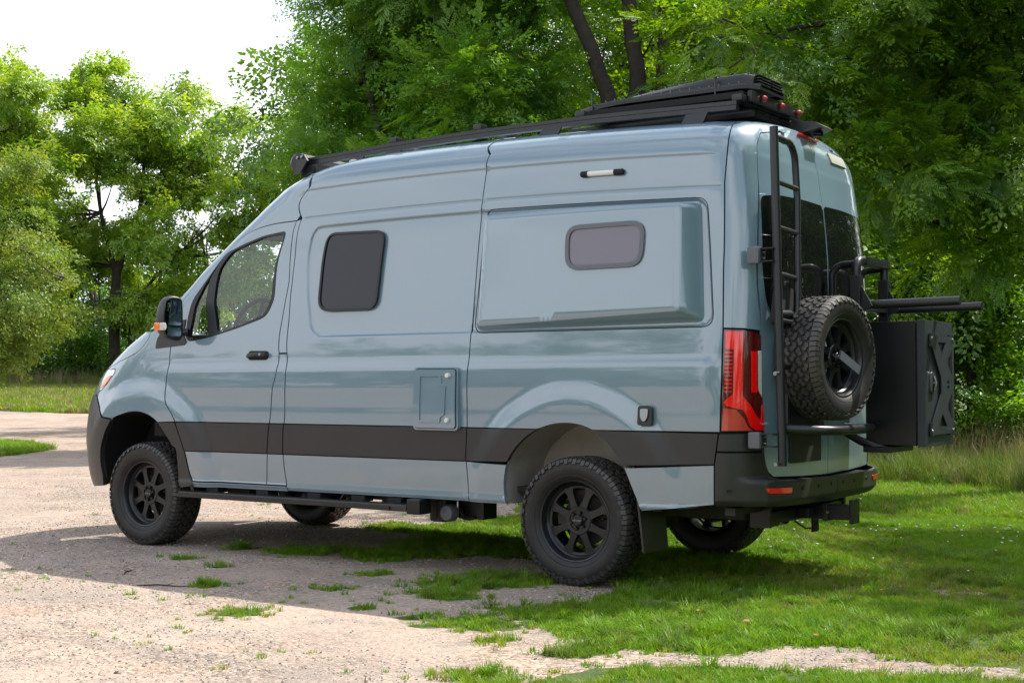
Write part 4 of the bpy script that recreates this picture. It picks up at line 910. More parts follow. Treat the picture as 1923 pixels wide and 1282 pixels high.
# ------------------------------------------------------------------ underbody, running boards
b = MB()
for sg in (-1, 1): b.box((-4.2, sg*.42, .50), (1.02, sg*.50, .60), .01)
for x in (-3.0, -2.2, -1.3, -.5, .5, .95): b.box((x-.03, -.9, .46), (x+.03, .9, .50))
b.box((-4.0, -.86, .53), (1.0, .86, .56)); b.build('chassis_frame', M['under'], van)
b = MB(); b.tube([(0, -.72, .385), (0, -.12, .385), (0, .12, .385), (0, .72, .385)], .045, 12); b.lathe([(0, -.10), (.11, -.08), (.14, 0), (.11, .08), (0, .10)], 20, Matrix.Translation((0, .1, .385)) @ Matrix.Rotation(rad(90), 4, 'Y')); b.build('rear_axle', M['under'], van)
b = MB(); b.tube([(-3.665, -.72, .385), (-3.665, .72, .385)], .04, 12); b.lathe([(0, -.09), (.10, -.07), (.12, 0), (.10, .07), (0, .09)], 16, Matrix.Translation((-3.665, .25, .39)) @ Matrix.Rotation(rad(90), 4, 'Y')); b.build('front_axle', M['under'], van)
b = MB(); b.tube([(-3.4, .1, .42), (-2.0, .1, .43), (-.1, .1, .40)], .035, 10); b.build('drive_shaft', M['under'], van)
b = MB(); b.box((-2.75, .05, .33), (-1.75, .42, .50), .04); b.build('gearbox_guard', M['under'], van)
for x0, x1, y0, y1, z0 in ((-3.0, -2.78, -.8, -.5, .36), (-2.35, -2.15, -.72, -.5, .36), (-1.75, -1.55, -.6, -.35, .345), (-1.15, -1.02, -.85, -.72, .31)):
    b = MB(); b.box((x0, y0, z0), (x1, y1, .48), .02); b.build('chassis_bracket', M['under'], van)
b = MB(); b.tube([(-2.20, -.45, .46), (-2.12, -.62, .40), (-2.06, -.74, .335)], .022, 12, caps=False); b.build('drain_pipe', M['steel'], van)
b = MB(); b.tube([(.4, -.15, .42), (.8, -.2, .42), (1.0, -.25, .40)], .035, 12, caps=False); b.tube([(-.9, .5, .40), (-.3, .5, .38), (.35, .45, .40)], .07, 14); b.build('exhaust', M['under'], van)
b = MB(); b.box((.28, -.60, .40), (.90, .60, .52), .04); b.build('water_tank', M['under'], van)
for sg in (1, -1):
    b = MB(); ys = -sg; b.box((-3.225, ys*.955, .385), (-1.17, ys*1.055, .428), .012); o = b.build('running_board', M['clad'], van)
    b = MB(); b.box((-3.226, ys*1.058, .392), (-1.30, ys*1.066, .412)); b.build('step_edge', M['satin'], o)
    for x in (-2.95, -2.47, -2.0, -1.62, -1.32):
        b = MB(); b.box((x-.055, ys*.90, .425), (x+.055, ys*.99, .462), .004); b.build('step_bracket', M['dark'], o)
    b = MB(); b.box((-1.175, ys*.93, .37), (-1.07, ys*1.05, .465), .012); b.build('step_end', M['black'], o)
b = MB(); b.lathe([(0, .035), (.045, .032), (.055, .01), (.055, -.03), (0, -.035)], 20, Matrix.Translation((-.985, -.86, .375)) @ Matrix.Rotation(rad(90), 4, 'X')); hr = b.build('drain_hose_cap', M['frame_grey'], van)
b = MB(); b.tube([(-.95, -.80, .40), (-.93, -.78, .34), (-.90, -.76, .335), (-.86, -.75, .345)], .014, 8); b.build('hose', M['dark'], hr)
b = MB(); b.box((-1.00, -.75, .33), (-.80, -.60, .47), .01); b.build('hose_box', M['black'], van)
b = MB(); b.box((-1.10, -.86, .335), (-1.085, -.80, .47)); b.build('hose_hanger', M['under'], van)
# tow bar
b = MB(); b.box((.96, -.56, .385), (1.03, .56, .455), .008); b.box((.92, -.58, .37), (1.04, -.55, .50)); b.box((.92, .55, .37), (1.04, .58, .50)); hb = b.build('tow_bar', M['black'], van)
b = MB(); b.box((.98, -.045, .385), (1.30, .045, .470), .006); b.build('receiver_tube', M['black'], hb)
b = MB(); b.box((1.14, -.058, .376), (1.17, .058, .48), .003); b.build('receiver_collar', M['satin'], hb)
b = MB(); b.box((1.30, -.055, .365), (1.325, .055, .505), .006); b.build('hitch_plate', M['black'], hb)
b = MB(); b.box((1.03, -.16, .395), (1.10, -.09, .455), .01); b.build('trailer_socket', M['black'], hb)
b = MB(); b.tube([(1.18, -.08, .43), (1.18, .08, .43)], .008, 8); b.build('hitch_pin', M['steel'], hb)
b = MB(); b.tube([(1.06, -.28, .39), (1.10, -.22, .345), (1.12, -.15, .34), (1.12, -.08, .375)], .005, 6); b.build('chain', M['black'], hb)
b = MB(); b.box((.86, .46, .25), (.87, .56, .42)); b.build('tow_bracket', M['under'], van)
# ------------------------------------------------------------------ ladder on the left rear door
T_ = M['satin']
b = MB(); b.tube([(1.200, -.860, 2.560), (1.207, -.862, 2.3), (1.225, -.866, 1.5), (1.243, -.868, .735)], .0235, 16); lad = b.build('ladder', T_, van)
b = MB(); b.tube([(1.202, -.845, 2.505), (1.203, -.76, 2.505)]+arc((1.205, -.70, 2.385), .12, rad(105), rad(0), 8, 'yz')[0:]+[(1.215, -.58, 2.2), (1.232, -.625, 1.75), (1.24, -.66, 1.5), (1.245, -.67, 1.1)], .0195, 14); b.build('rail', T_, lad)
for z in (2.265, 2.015, 1.765, 1.515, 1.27):
    x = 1.207+(2.56-z)*.0205; b = MB(); yr = float(np.interp(z, [1.1, 1.5, 1.75, 2.2], [-.67, -.66, -.625, -.58])); b.tube([(x, -.862, z), (x+.004, yr, z-.012)], .0145, 12); b.build('rung', T_, lad)
for z, dz in ((1.865, .047), (.872, .045)):
    zz = z
    b = MB(); b.box((1.075, -.945, zz-dz), (1.145, -.895, zz+dz), .012); hg = b.build('hinge_clamp', M['frame_grey'] if z < 1 else M['frame_grey'], lad)
    b = MB(); b.box((1.135, -.925, zz-dz*.8), (1.215, -.865, zz-dz*.8+.006)); b.box((1.135, -.925, zz+dz*.8-.006), (1.215, -.865, zz+dz*.8)); b.box((1.14, -.917, zz-dz*.75), (1.150, -.862, zz+dz*.75)); b.build('hinge_arm', M['black'], hg)
    for k in (-1, 1):
        b = MB(); b.lathe([(0, .012), (.007, .012), (.008, 0)], 8, Matrix.Translation((1.15, -.895, zz+k*dz*.4)) @ Matrix.Rotation(rad(90), 4, 'Y')); b.build('bolt', M['steel'], hg)
for z in (1.235, .755):
    b = MB(); b.tube([(1.235, -.93, z-.006), (1.238, -.865, z)], .008, 8); b.tube([(1.235, -.945, z-.007), (1.235, -.93, z-.006)], .011, 8); b.build('threaded_bolt', M['steel'], lad)
# ------------------------------------------------------------------ tyre carrier frame
b = MB(); b.tube([(1.20, -.82, .935), (1.33, -.79, .930), (1.42, -.72, .925), (1.455, -.60, .922), (1.44, -.2, .920), (1.42, -.03, .920), (1.40, .05, .920), (1.33, .10, .92), (1.22, .11, .92)], .026, 14); cr = b.build('tyre_carrier', T_, van)
b = MB(); b.box((1.165, -.70, .90), (1.205, -.18, 1.50), .008); b.build('carrier_plate', M['black'], cr)
b = MB(); b.tube([(1.19, -.82, 1.55), (1.215, -.70, 1.555), (1.215, -.15, 1.555), (1.19, -.05, 1.56)], .022, 12); b.build('cross_tube', T_, cr)
b = MB(); b.prism(bez_round([(-.17, -.11), (.17, -.11), (.12, .10), (-.12, .10)], .05), 1.175, 1.20, Matrix(((0, 0, 1, 0), (1, 0, 0, -.70), (0, 1, 0, 1.60), (0, 0, 0, 1)))); b.build('mount_plate', M['dark'], cr)
# ------------------------------------------------------------------ rack and box on the right rear door
b = MB(); b.box((1.345, -.135, 1.50), (1.405, -.075, 1.80), .006); rk = b.build('door_rack', M['black'], van)
b = MB(); b.box((1.345, .335, 1.45), (1.405, .395, 1.80), .006); b.build('upright', M['black'], rk)
b = MB(); b.tube([(1.375, -.105, 1.78), (1.375, -.105, 1.83)]+arc((1.375, -.045, 1.83), .06, rad(180), rad(90), 6, 'yz')+[(1.375, .02, 1.893)], .026, 14); b.build('top_hoop', T_, rk)
b = MB(); b.tube([(1.375, .365, 1.78), (1.375, .365, 1.88)], .024, 14); b.build('post', T_, rk)
b = MB(); b.box((1.345, .0, 1.865), (1.405, .395, 1.915), .008); pl_ = b.build('drilled_bar', M['black'], rk)
for k in range(8):
    b = MB(); b.lathe([(0, .001), (.007, .001), (.007, -.001)], 10, Matrix.Translation((1.4055, .045+k*.043, 1.89)) @ Matrix.Rotation(rad(90), 4, 'Y')); b.build('hole', M['dark'], pl_)
for y in (-.03, .42):
    b = MB(); b.tube([(1.20, y, 1.60), (1.20, y, 1.80)]+arc((1.27, y, 1.80), .07, rad(180), rad(90), 6, 'xz')+[(1.36, y-.04, 1.87)], .022, 12); b.build('side_hoop', T_, rk)
for y in (-.105, .365):
    b = MB(); b.add([(1.405, y-.006, 1.74), (1.405, y-.006, 1.585), (1.47, y-.006, 1.62), (1.405, y+.006, 1.74), (1.405, y+.006, 1.585), (1.47, y+.006, 1.62)], [(0, 1, 2), (3, 5, 4), (0, 3, 4, 1), (1, 4, 5, 2), (2, 5, 3, 0)]); b.build('gusset', M['black'], rk)
b = MB(); b.tube([(1.40, -.03, 1.632), (1.945, -.03, 1.638)], .026, 16); b.build('bike_arm', T_, rk)
b = MB(); b.tube([(1.40, .40, 1.622), (1.945, .40, 1.628)], .026, 16); b.build('bike_arm', T_, rk)
b = MB(); b.box((1.35, -.10, 1.60), (1.40, .37, 1.65), .005); b.build('cross_bar', M['black'], rk)
b = MB(); b.tube([(1.20, .12, .90), (1.30, .14, .84), (1.40, .16, .80), (1.45, .18, .795)], .025, 12); b.box((1.33, .10, .775), (1.50, .50, .81), .006); b.build('box_bracket', M['black'], rk)
b = MB(); b.box((1.33, .155, .818), (1.628, .665, 1.540), .003); bx = b.build('storage_box', M['black'], van)
b = MB(); b.box((1.640, .150, .812), (1.688, .672, 1.545), .003); bd = b.build('box_door', M['box_face'], bx)
b = MB(); b.box((1.626, .165, .83), (1.642, .655, 1.53)); b.build('door_seal', M['dark'], bx)
Mx = Matrix(((0, 0, 1, 1.690), (1, 0, 0, 0), (0, 1, 0, 0), (0, 0, 0, 1)))   # local x -> y, y -> z, z -> x
Xp = [(.20, 1.43), (.23, 1.46), (.62, 1.46), (.645, 1.43), (.645, .91), (.62, .88), (.23, .88), (.20, .91), (.235, .955), (.40, 1.12), (.40, 1.21), (.235, 1.39)]
def plate_with_holes(outer, holes, d0, d1, Mt, name, m, parent):
    vo, ff, lp, lo = flat_mesh(np.array(outer), [np.array(h) for h in holes], .05); b = MB(); n = len(vo)
    vs = [Mt @ Vector((x, y, d1)) for x, y in vo]+[Mt @ Vector((x, y, d0)) for x, y in vo]; fs = [tuple(f) for f in ff]+[tuple(reversed([i+n for i in f])) for f in ff]
    for l in lp:
        l = [i for i in l if i >= 0]
        for i in range(len(l)): j = (i+1) % len(l); fs.append((l[i], l[i]+n, l[j]+n, l[j]))
    b.add(vs, fs); return b.build(name, m, parent, smooth=20)
holes = [[(.34, 1.42), (.50, 1.42), (.42, 1.345)], [(.34, .925), (.42, 1.0), (.50, .925)], [(.605, 1.38), (.605, 1.23), (.50, 1.305)], [(.605, 1.12), (.605, .965), (.50, 1.04)], [(.51, 1.15), (.55, 1.15), (.55, 1.165), (.51, 1.165)], [(.51, 1.18), (.55, 1.18), (.55, 1.195), (.51, 1.195)]]
xpn = plate_with_holes(Xp, holes, .008, .014, Mx, 'cross_panel', M['box_face'], bd)
for y, z in ((.24, 1.43), (.60, 1.43), (.24, .91), (.60, .91)):
    b = MB(); b.box((1.690, y-.035, z-.04), (1.7035, y+.035, z+.04), .003); o = b.build('panel_foot', T_, xpn)
for y, z in ((.22, 1.44), (.62, 1.44), (.22, .90), (.62, .90)):
    b = MB(); b.lathe([(0, .022), (.008, .022), (.010, .014)], 8, Mx @ Matrix.Translation((y, z, 0))); b.build('screw', M['steel'], xpn)
b = MB(); b.prism(bez_round([(.225, 1.115), (.30, 1.115), (.30, 1.245), (.225, 1.245)], .028), 0, .012, Mx); lt = b.build('latch', M['steel'], bd)
b = MB(); b.prism(bez_round([(.235, 1.125), (.29, 1.125), (.29, 1.235), (.235, 1.235)], .022), .012, .013, Mx); b.build('latch_cup', M['dark'], lt)
b = MB(); b.tube([Mx @ Vector(p) for p in ((.262, 1.14, .014), (.262, 1.18, .026), (.262, 1.22, .014))], .008, 8); b.tube([Mx @ Vector(p) for p in ((.242, 1.18, .02), (.284, 1.18, .02))], .006, 8); b.build('latch_handle', M['steel'], lt)
# ------------------------------------------------------------------ roof rack
def zr(x, y=-.72): return float(np.interp(x, [-2.35, -1.5, -.75, 0, .92], [2.712, 2.746, 2.760, 2.758, 2.736]))
b = MB()
for sg in (1, -1):
    xs_ = np.linspace(-2.30, .92, 14); RY = lambda sg, y: y if sg > 0 else -.40*y/.735
    def rail(y0, y1, z0, z1):
        vs = []; fs = []
        for x in xs_:
            z = zr(x); kf = 1 if sg > 0 else 1; vs += [(x, RY(sg, y0), z+z0), (x, RY(sg, y1), z+z0), (x, RY(sg, y1), z+z1), (x, RY(sg, y0), z+z1)]
        for i in range(len(xs_)-1):
            for k in range(4): fs.append((4*i+k, 4*i+(k+1) % 4, 4*i+4+(k+1) % 4, 4*i+4+k))
        fs += [(0, 3, 2, 1), tuple(4*(len(xs_)-1)+k for k in range(4))]; b.add(vs, fs)
    rail(-.735, -.690, -.030, -.004); rail(-.730, -.690, .0, .022); rail(-.722, -.694, -.006, .002)
rack = b.build('roof_rack', T_, van, smooth=20)
for sg in (1,):
    for x, w_ in ((-2.28, .05), (-1.87, .06), (-1.55, .06), (-.32, .07), (.66, .07)):
        z = zr(x); b = MB(); b.add([(x-w_+.02, sg*-.742, z-.032), (x+w_+.02, sg*-.742, z-.032), (x+w_, sg*-.775, z-.105), (x-w_, sg*-.775, z-.105), (x-w_+.02, sg*-.73, z-.03), (x+w_+.02, sg*-.73, z-.03), (x+w_, sg*-.763, z-.115), (x-w_, sg*-.763, z-.115)],
              [(0, 1, 2, 3), (7, 6, 5, 4), (0, 4, 5, 1), (1, 5, 6, 2), (2, 6, 7, 3), (3, 7, 4, 0)]); ft = b.build('foot', M['satin'], rack, smooth=20)
        if x == -1.87 and sg > 0:
            b = MB(); b.lathe([(0, .002), (1, .002), (1, 0)], 20, Matrix.Translation((x+.006, -.762, z-.066)) @ Matrix.Rotation(rad(114), 4, 'X') @ Matrix.Diagonal((.038, .018, 1, 1))); b.build('oval_badge', M['white'], ft, smooth=0)
for x in (-1.56, -.87, -.11, .92):
    z = zr(x)+.040; b = MB(); b.box((x-.025, -.66, z-.02), (x+.025, .37, z+.005), .005); cb = b.build('crossbar', M['black'], rack)
    for sg in (1,):
        b = MB(); b.box((x-.03, sg*-.73, z-.018), (x+.035, sg*-.66, z+.020), .008); b.build('crossbar_end', M['satin'], cb)
# front wind deflector with round ends
b = MB(); b.lathe([(0, -.78), (.045, -.78), (.068, -.765), (.068, .765), (.045, .78), (0, .78)], 12, Matrix.Translation((-2.37, 0, 2.705)) @ Matrix.Rotation(rad(90), 4, 'X')); fd = b.build('wind_deflector', M['black'], rack, smooth=20)
for sg in (1, -1):
    b = MB(); ys = -sg*.79; P0 = Matrix(((1, 0, 0, 0), (0, 0, 1, ys), (0, 1, 0, 0), (0, 0, 0, 1))); b.prism([(-2.36, 2.745), (-2.28, 2.75), (-2.25, 2.705), (-2.31, 2.63), (-2.38, 2.617), (-2.35, 2.675)], -.008, .008, P0); o = b.build('end_bracket', M['satin'], fd)
    for x, z in ((-2.335, 2.730), (-2.295, 2.733)):
        b = MB(); b.lathe([(0, .014), (.009, .014), (.010, 0)], 8, Matrix.Translation((x, ys-sg*.006, z)) @ Matrix.Rotation(rad(90*sg), 4, 'X')); b.build('bolt', M['steel'], o)
# roof vent, air conditioner, antenna pod
b = MB(); b.box((-1.72, -.45, 2.66), (-1.30, -.05, 2.752), .03); b.build('roof_vent', M['white'], van)
b = MB(); b.box((-.86, -.60, 2.69), (-.66, -.50, 2.735), .02); b.build('antenna_pod', M['white'], van)
b = MB(); b.box((-.30, -.55, 2.69), (.60, .25, 2.755), .02); b.box((.35, -.50, 2.70), (.93, .02, 2.775), .03); ac = b.build('air_conditioner', M['black'], van)
for k in range(3):
    b = MB(); b.box((.93, -.46+k*.16, 2.715), (.94, -.34+k*.16, 2.722)); b.box((.93, -.46+k*.16, 2.735), (.94, -.34+k*.16, 2.742)); b.box((.93, -.46+k*.16, 2.755), (.94, -.34+k*.16, 2.762)); b.build('vent_louvre', T_, ac)
b = MB(); b.box((-.12, -.64, 2.79), (.92, -.10, 2.83), .006); b.build('load_tray', M['dark'], rack)
b = MB(); b.box((.955, -.66, 2.762), (.985, .04, 2.822), .006); kb = b.build('rear_channel', M['black'], rack)
for y in (-.53, -.28, -.03):
    b = MB(); b.lathe([(0, .034), (.012, .030), (.019, .018), (.018, .008), (.009, 0)], 12, Matrix.Translation((.985, y, 2.792)) @ Matrix.Rotation(rad(90), 4, 'Y')); b.build('red_knob', M['knob'], kb)
for x in (-.08, .74):
    b = MB(); b.tube([(x, -.625, 2.79), (x, -.625, 2.925)], .006, 8); b.tube([(x, -.625, 2.925), (x, -.625, 2.932)], .010, 8); b.build('mounting_pin', M['satin'], rack)
# recovery boards: two stacks of two, lying along the roof
def make_board(x0, x1, y0, y1, z, rise, label):
    """traction board: curved plate with side rails, cut-outs shown as raised pads, and cleats"""
    L = x1-x0; n = 20
    def zz(u): return z+rise*(ss(u/.30)*(1-.55*ss((u-.93)/.07)))
    b = MB(); vs = []; fs = []
    prof = [(0, -.006), (.0, .014), (.018, .026), (.045, .028), (.06, .010), (.5, .010), (.94, .010), (.955, .028), (.982, .026), (1, .014), (1, -.006)]
    wy = y1-y0
    for i in range(n+1):
        u = i/n; k = math.sin(math.pi*min(1, max(0, (u+.06)/.22))/2) if u < .16 else (math.sin(math.pi*min(1, (1.06-u)/.16)/2) if u > .90 else 1)
        for f_, h in prof: vs.append((x0+L*u, (y0+y1)/2+(f_-.5)*wy*(.55+.45*k), float(zz(u))+h))
    q = len(prof)
    for i in range(n):
        for j in range(q-1): fs.append((i*q+j, i*q+j+1, (i+1)*q+j+1, (i+1)*q+j))
    fs += [tuple(range(q)), tuple(n*q+j for j in range(q))]; b.add(vs, fs); o = b.build('recovery_board', M['black'], None, smooth=25)
    tag(o, label, 'recovery board', 'recovery boards stacked on the roof rack')
    for i in range(6):
        u = .16+i*.135; b = MB()
        for yy in (.20, .60):
            Z = float(zz(u))+.012; X = x0+L*u; b.prism(bez_round([(X, y0+wy*yy-.02), (X+L*.085, y0+wy*yy-.02), (X+L*.085, y0+wy*yy+.09), (X, y0+wy*yy+.09)], .015, 3), Z-.002, Z+.012)
        b.build('pad', T_, o, smooth=20)
    for i in range(16):
        u = .12+i*.052; b = MB()
        for yy in (.035, .5, .965):
            Z = float(zz(u))+(.026 if yy != .5 else .010); X = x0+L*u; b.lathe([(.009, -.004), (.006, .004), (.0025, .013), (0, .014)], 6, Matrix.Translation((X, y0+wy*yy, Z)))
        b.build('cleat', T_, o, smooth=0)
    return o
make_board(-.20, 1.00, -.63, -.20, 2.832, .020, 'lower black recovery board on the roof rack, with cleats along its rim')
def make_shell_board(y0, y1, label):
    x0, x1 = .12, .985; b = MB(); top = [(x0, 2.872), (x0+.05, 2.895), (x0+.30, 2.925), (x1-.30, 2.945), (x1-.09, 2.945), (x1-.02, 2.925)]
    vs = []; fs = []; prof = [(0, 0), (.0, .55), (.05, .9), (.12, 1), (.88, 1), (.95, .9), (1, .55), (1, 0)]
    for X, Z in top:
        for f_, h in prof: vs.append((X+(0), y0+(y1-y0)*f_, 2.862+(Z-2.862)*h))
    q = len(prof)
    for i in range(len(top)-1):
        for j in range(q-1): fs.append((i*q+j, i*q+j+1, (i+1)*q+j+1, (i+1)*q+j))
    fs += [tuple(range(q)), tuple((len(top)-1)*q+j for j in range(q))]; b.add(vs, fs); o = b.build('recovery_board', M['black'], None, smooth=35)
    tag(o, label, 'recovery board', 'recovery boards stacked on the roof rack')
    for k in range(4):
        for c in range(2):
            yy = y0+.03+c*(y1-y0-.04)/2; b = MB(); b.box((x1-.022, yy, 2.872+k*.0165), (x1+.004, yy+(y1-y0-.08)/2, 2.8785+k*.0165), .002); b.build('rear_rib', T_, o, smooth=0)
    for i in range(9):
        X = x0+.08+i*.09; Z = float(np.interp(X, [t_[0] for t_ in top], [t_[1] for t_ in top])); b = MB()
        for yy in (.10, .5, .9): b.lathe([(.009, -.006), (.006, .003), (.0025, .011), (0, .012)], 6, Matrix.Translation((X, y0+(y1-y0)*yy, Z)))
        b.build('cleat', T_, o, smooth=0)
    return o
make_shell_board(-.60, -.20, 'upper black recovery board on the roof rack, with ribbed rear end')
# ------------------------------------------------------------------ cab interior seen through the door window
b = MB(); b.box((-3.66, -.86, 1.05), (-3.16, .86, 1.535), .04); b.box((-3.30, -.78, 1.40), (-3.14, -.25, 1.545), .04); dash = b.build('dashboard', M['dark'], van)
tor = []; Ms = Matrix.Translation((-3.06, -.47, 1.63)) @ Matrix.Rotation(rad(-62), 4, 'Y')
b = MB(); b.tube([Ms @ Vector((.185*math.cos(2*math.pi*k/28), .185*math.sin(2*math.pi*k/28), 0)) for k in range(28)], .016, 8, closed=True)
for a in (0, 180, 270): b.tube([Ms @ Vector((0, 0, -.02)), Ms @ Vector((.18*math.cos(rad(a)), .18*math.sin(rad(a)), 0))], .014, 6)
b.tube([Ms @ Vector((0, 0, .0)), Ms @ Vector((0, 0, -.25))], .035, 10); b.build('steering_wheel', M['seat'], dash)
for y in (-.48, .48):
    b = MB(); b.box((-2.95, y-.25, .90), (-2.45, y+.25, 1.08), .05); b.box((-2.52, y-.25, .95), (-2.40, y+.25, 1.48), .05); b.build('seat', M['seat'], van)
b = MB(); b.box((-3.7, -.85, .80), (-2.25, .85, .90)); b.box((-2.27, -.87, .85), (-2.24, .87, 2.25)); b.build('bulkhead', M['dark'], van)
# ================================================================== trees
def A3(u, v, d): return tuple(float(c) for c in at(u, v, d))
G1 = 'trees at the edge of the wood'
b0 = gp_(217, 71)
tree('walnut_tree', 'tall light green tree with several pointed tops, far beyond the drive left of the van', 'tree', G1, b0,
     lob(72, [(158, 118, 24), (152, 150, 34), (205, 160, 28), (332, 190, 22), (430, 220, 22), (150, 215, 48), (215, 195, 45), (250, 240, 44), (195, 270, 72), (335, 225, 34), (330, 290, 52), (288, 235, 26), (385, 300, 42), (432, 250, 34), (425, 310, 44), (300, 350, 70), (210, 380, 80), (115, 330, 45), (90, 400, 60), (400, 400, 70), (330, 450, 80), (200, 480, 85), (110, 500, 70), (420, 480, 60), (290, 560, 70), (370, 560, 60), (150, 590, 50), (60, 470, 40)], 2.2, 1),
     3300, SPF['light'], [([b0, A3(216, 560, 71), A3(232, 455, 71), A3(262, 400, 71.5), A3(320, 340, 72)], .34, .08), ([A3(222, 560, 71), A3(214, 500, 71), A3(190, 400, 71), A3(170, 260, 71)], .22, .05), ([A3(262, 400, 71.5), A3(270, 300, 72), A3(250, 230, 72)], .14, .04), ([A3(250, 725, 71), A3(245, 640, 71), A3(262, 560, 71), A3(330, 480, 71)], .2, .06)], bark, 11, clump=.48, per=24, scale=1.0, r_in=.5)
b0 = gp_(-30, 66)
tree('walnut_tree', 'light green tree cut off by the left edge of the view, behind the drooping one', 'tree', G1, b0,
     lob(67, [(-5, 130, 30), (48, 150, 18), (-10, 190, 45), (30, 170, 28), (25, 230, 40), (-40, 260, 80), (10, 320, 70), (50, 310, 36), (-20, 420, 90), (60, 420, 50)], 1.5, 2), 1300, SPF['light'], [([b0, A3(-30, 500, 66), A3(-20, 300, 67)], .25, .06)], bark, 12, clump=.48, per=24, scale=1.0)
b0 = gp_(-60, 33)
tree('elm_tree', 'olive green tree with drooping outer twigs at the left edge, nearest of the left trees', 'tree', G1, b0,
     lob(33.5, [(-60, 330, 90), (-20, 380, 70), (20, 420, 50), (-20, 470, 80), (50, 480, 55), (80, 520, 42), (10, 560, 70), (75, 580, 40), (-40, 620, 80), (30, 640, 40), (100, 500, 28)], 1.0, 3), 720, SPB['olive'], [([b0, A3(-70, 600, 33.5), A3(-60, 450, 33.5), A3(-30, 330, 33.5)], .25, .06), ([A3(-65, 560, 33.5), A3(0, 470, 33.5), A3(70, 480, 33.5), A3(120, 520, 33.3)], .09, .02)], bark_l, 13, clump=.30, per=12, scale=.62, droop=.75)
b0 = gp_(560, 72)
tree('locust_tree', 'pale loose-leaved tree showing above the windscreen of the van', 'tree', G1, b0,
     lob(72, [(575, 175, 38), (560, 225, 48), (600, 250, 48), (530, 290, 42), (480, 290, 34), (490, 350, 40), (560, 320, 60), (620, 330, 50), (520, 400, 50), (470, 420, 40), (600, 400, 60)], 1.5, 4), 1000, SPF['light'], [([b0, A3(560, 500, 72), A3(555, 330, 72), A3(575, 190, 72)], .26, .05), ([A3(556, 420, 72), A3(510, 350, 72), A3(480, 280, 72)], .12, .03)], bark, 14, clump=.55, per=20, scale=.9, r_in=.3)
b0 = gp_(860, 25.5)
tree('walnut_tree', 'big dense green tree rising behind the middle of the van roof', 'tree', G1, b0,
     lob(25.5, [(700, 40, 100), (680, 130, 70), (640, 170, 50), (760, 120, 110), (850, 60, 130), (960, 50, 105), (880, 170, 100), (985, 160, 70), (700, 240, 80), (640, 270, 55), (800, 240, 90), (920, 260, 90), (1000, 250, 50), (760, -90, 150), (950, -100, 160), (660, 350, 80), (800, 400, 140), (960, 400, 120), (1000, 0, 40)], 1.4, 5), 8000, SPR['fresh']+SPB['fresh'], [([b0, A3(860, 560, 25.5), A3(840, 300, 25.5), A3(850, 60, 25.5), A3(850, -100, 25.5)], .32, .10), ([A3(860, 500, 25.5), A3(740, 320, 25.5), A3(680, 130, 25.5)], .14, .04), ([A3(860, 450, 25.5), A3(960, 260, 25.5), A3(985, 60, 25.5)], .14, .04)], bark, 15, clump=.33, per=22, scale=.46, r_in=.55, droop=.15)
# slender dark trunks behind the rack
for k, (u0, v0, u1, v1, r_, d_, lab) in enumerate(((1175, 330, 1050, -60, .16, 24.5, 'dark leaning trunk tree, leftmost of the trunks above the roof rack'), (1196, 330, 1168, -80, .17, 24.8, 'dark trunk tree, middle of the three trunks above the roof rack'), (1224, 330, 1240, -80, .12, 25, 'thin straight trunk tree, rightmost of the three above the roof rack'))):
    b0 = gp_(u0+20, d_)
    tree('slender_tree', lab, 'tree', G1, b0, lob(d_+.6, [(u1+10, v1-90, 80), (u1-10, v1-40, 50), (u0+24, v0-60, 26), (u1+70, v1+150, 40)], .6, 60+k), 260, SPR['right'], [([b0, A3(u0, v0, d_), A3((u0+u1)/2+12, (v0+v1)/2, d_), A3(u1, v1, d_)], r_*1.25, r_*.7)], bark, 20+k, clump=.35, per=12, scale=.5)
b0 = gp_(1260, 34)
tree('maple_tree', 'bright yellow-green tree glimpsed behind the trunks above the roof rack', 'tree', G1, b0,
     lob(34, [(1080, 60, 60), (1130, 150, 60), (1230, 60, 70), (1270, 170, 60), (1180, 230, 60), (1300, 40, 60), (1040, 180, 45), (1330, 260, 80), (1180, -40, 90), (1120, 300, 80), (1250, 330, 80)], 1.5, 6), 1100, SPB['light'], [([b0, A3(1250, 400, 34), A3(1230, 100, 34)], .2, .06)], bark, 24, clump=.42, per=11, scale=.62, r_in=.4)
# right hand trees
b0 = gp_(1430, 23)
tree('walnut_tree', 'dark green tree directly behind the ladder and spare wheel', 'tree', G1, b0,
     lob(23, [(1360, 60, 55), (1400, 140, 70), (1460, 60, 90), (1530, 170, 80), (1600, 90, 80), (1450, 260, 90), (1560, 290, 80), (1620, 380, 70), (1380, 330, 90), (1500, 420, 90), (1640, 230, 70), (1680, 500, 60), (1420, -60, 110), (1580, -60, 110)], 1.3, 7), 4200, SPR['right']+SPB['right'], [([b0, A3(1430, 500, 23), A3(1440, 250, 23), A3(1460, 0, 23)], .22, .08), ([A3(1435, 450, 23), A3(1540, 280, 23), A3(1600, 100, 23)], .1, .03)], bark, 25, clump=.30, per=20, scale=.48, r_in=.45)
b0 = gp_(2120, 15.5)
near_limbs = [([b0, A3(2110, 600, 15.5), A3(2080, 200, 15.2), A3(2000, -200, 14.8)], .30, .14), ([A3(2090, 330, 15.3), A3(1960, 345, 15.0), A3(1860, 385, 14.8), A3(1790, 415, 14.7), A3(1690, 425, 14.5)], .115, .03),
              ([A3(2050, 0, 15), A3(1850, 20, 14.6), A3(1650, 30, 14.2), A3(1450, 60, 14)], .10, .02), ([A3(2060, 100, 15), A3(1900, 160, 14.6), A3(1750, 190, 14.3)], .08, .02), ([A3(1860, 385, 14.8), A3(1790, 330, 14.6), A3(1720, 300, 14.4)], .045, .015)]
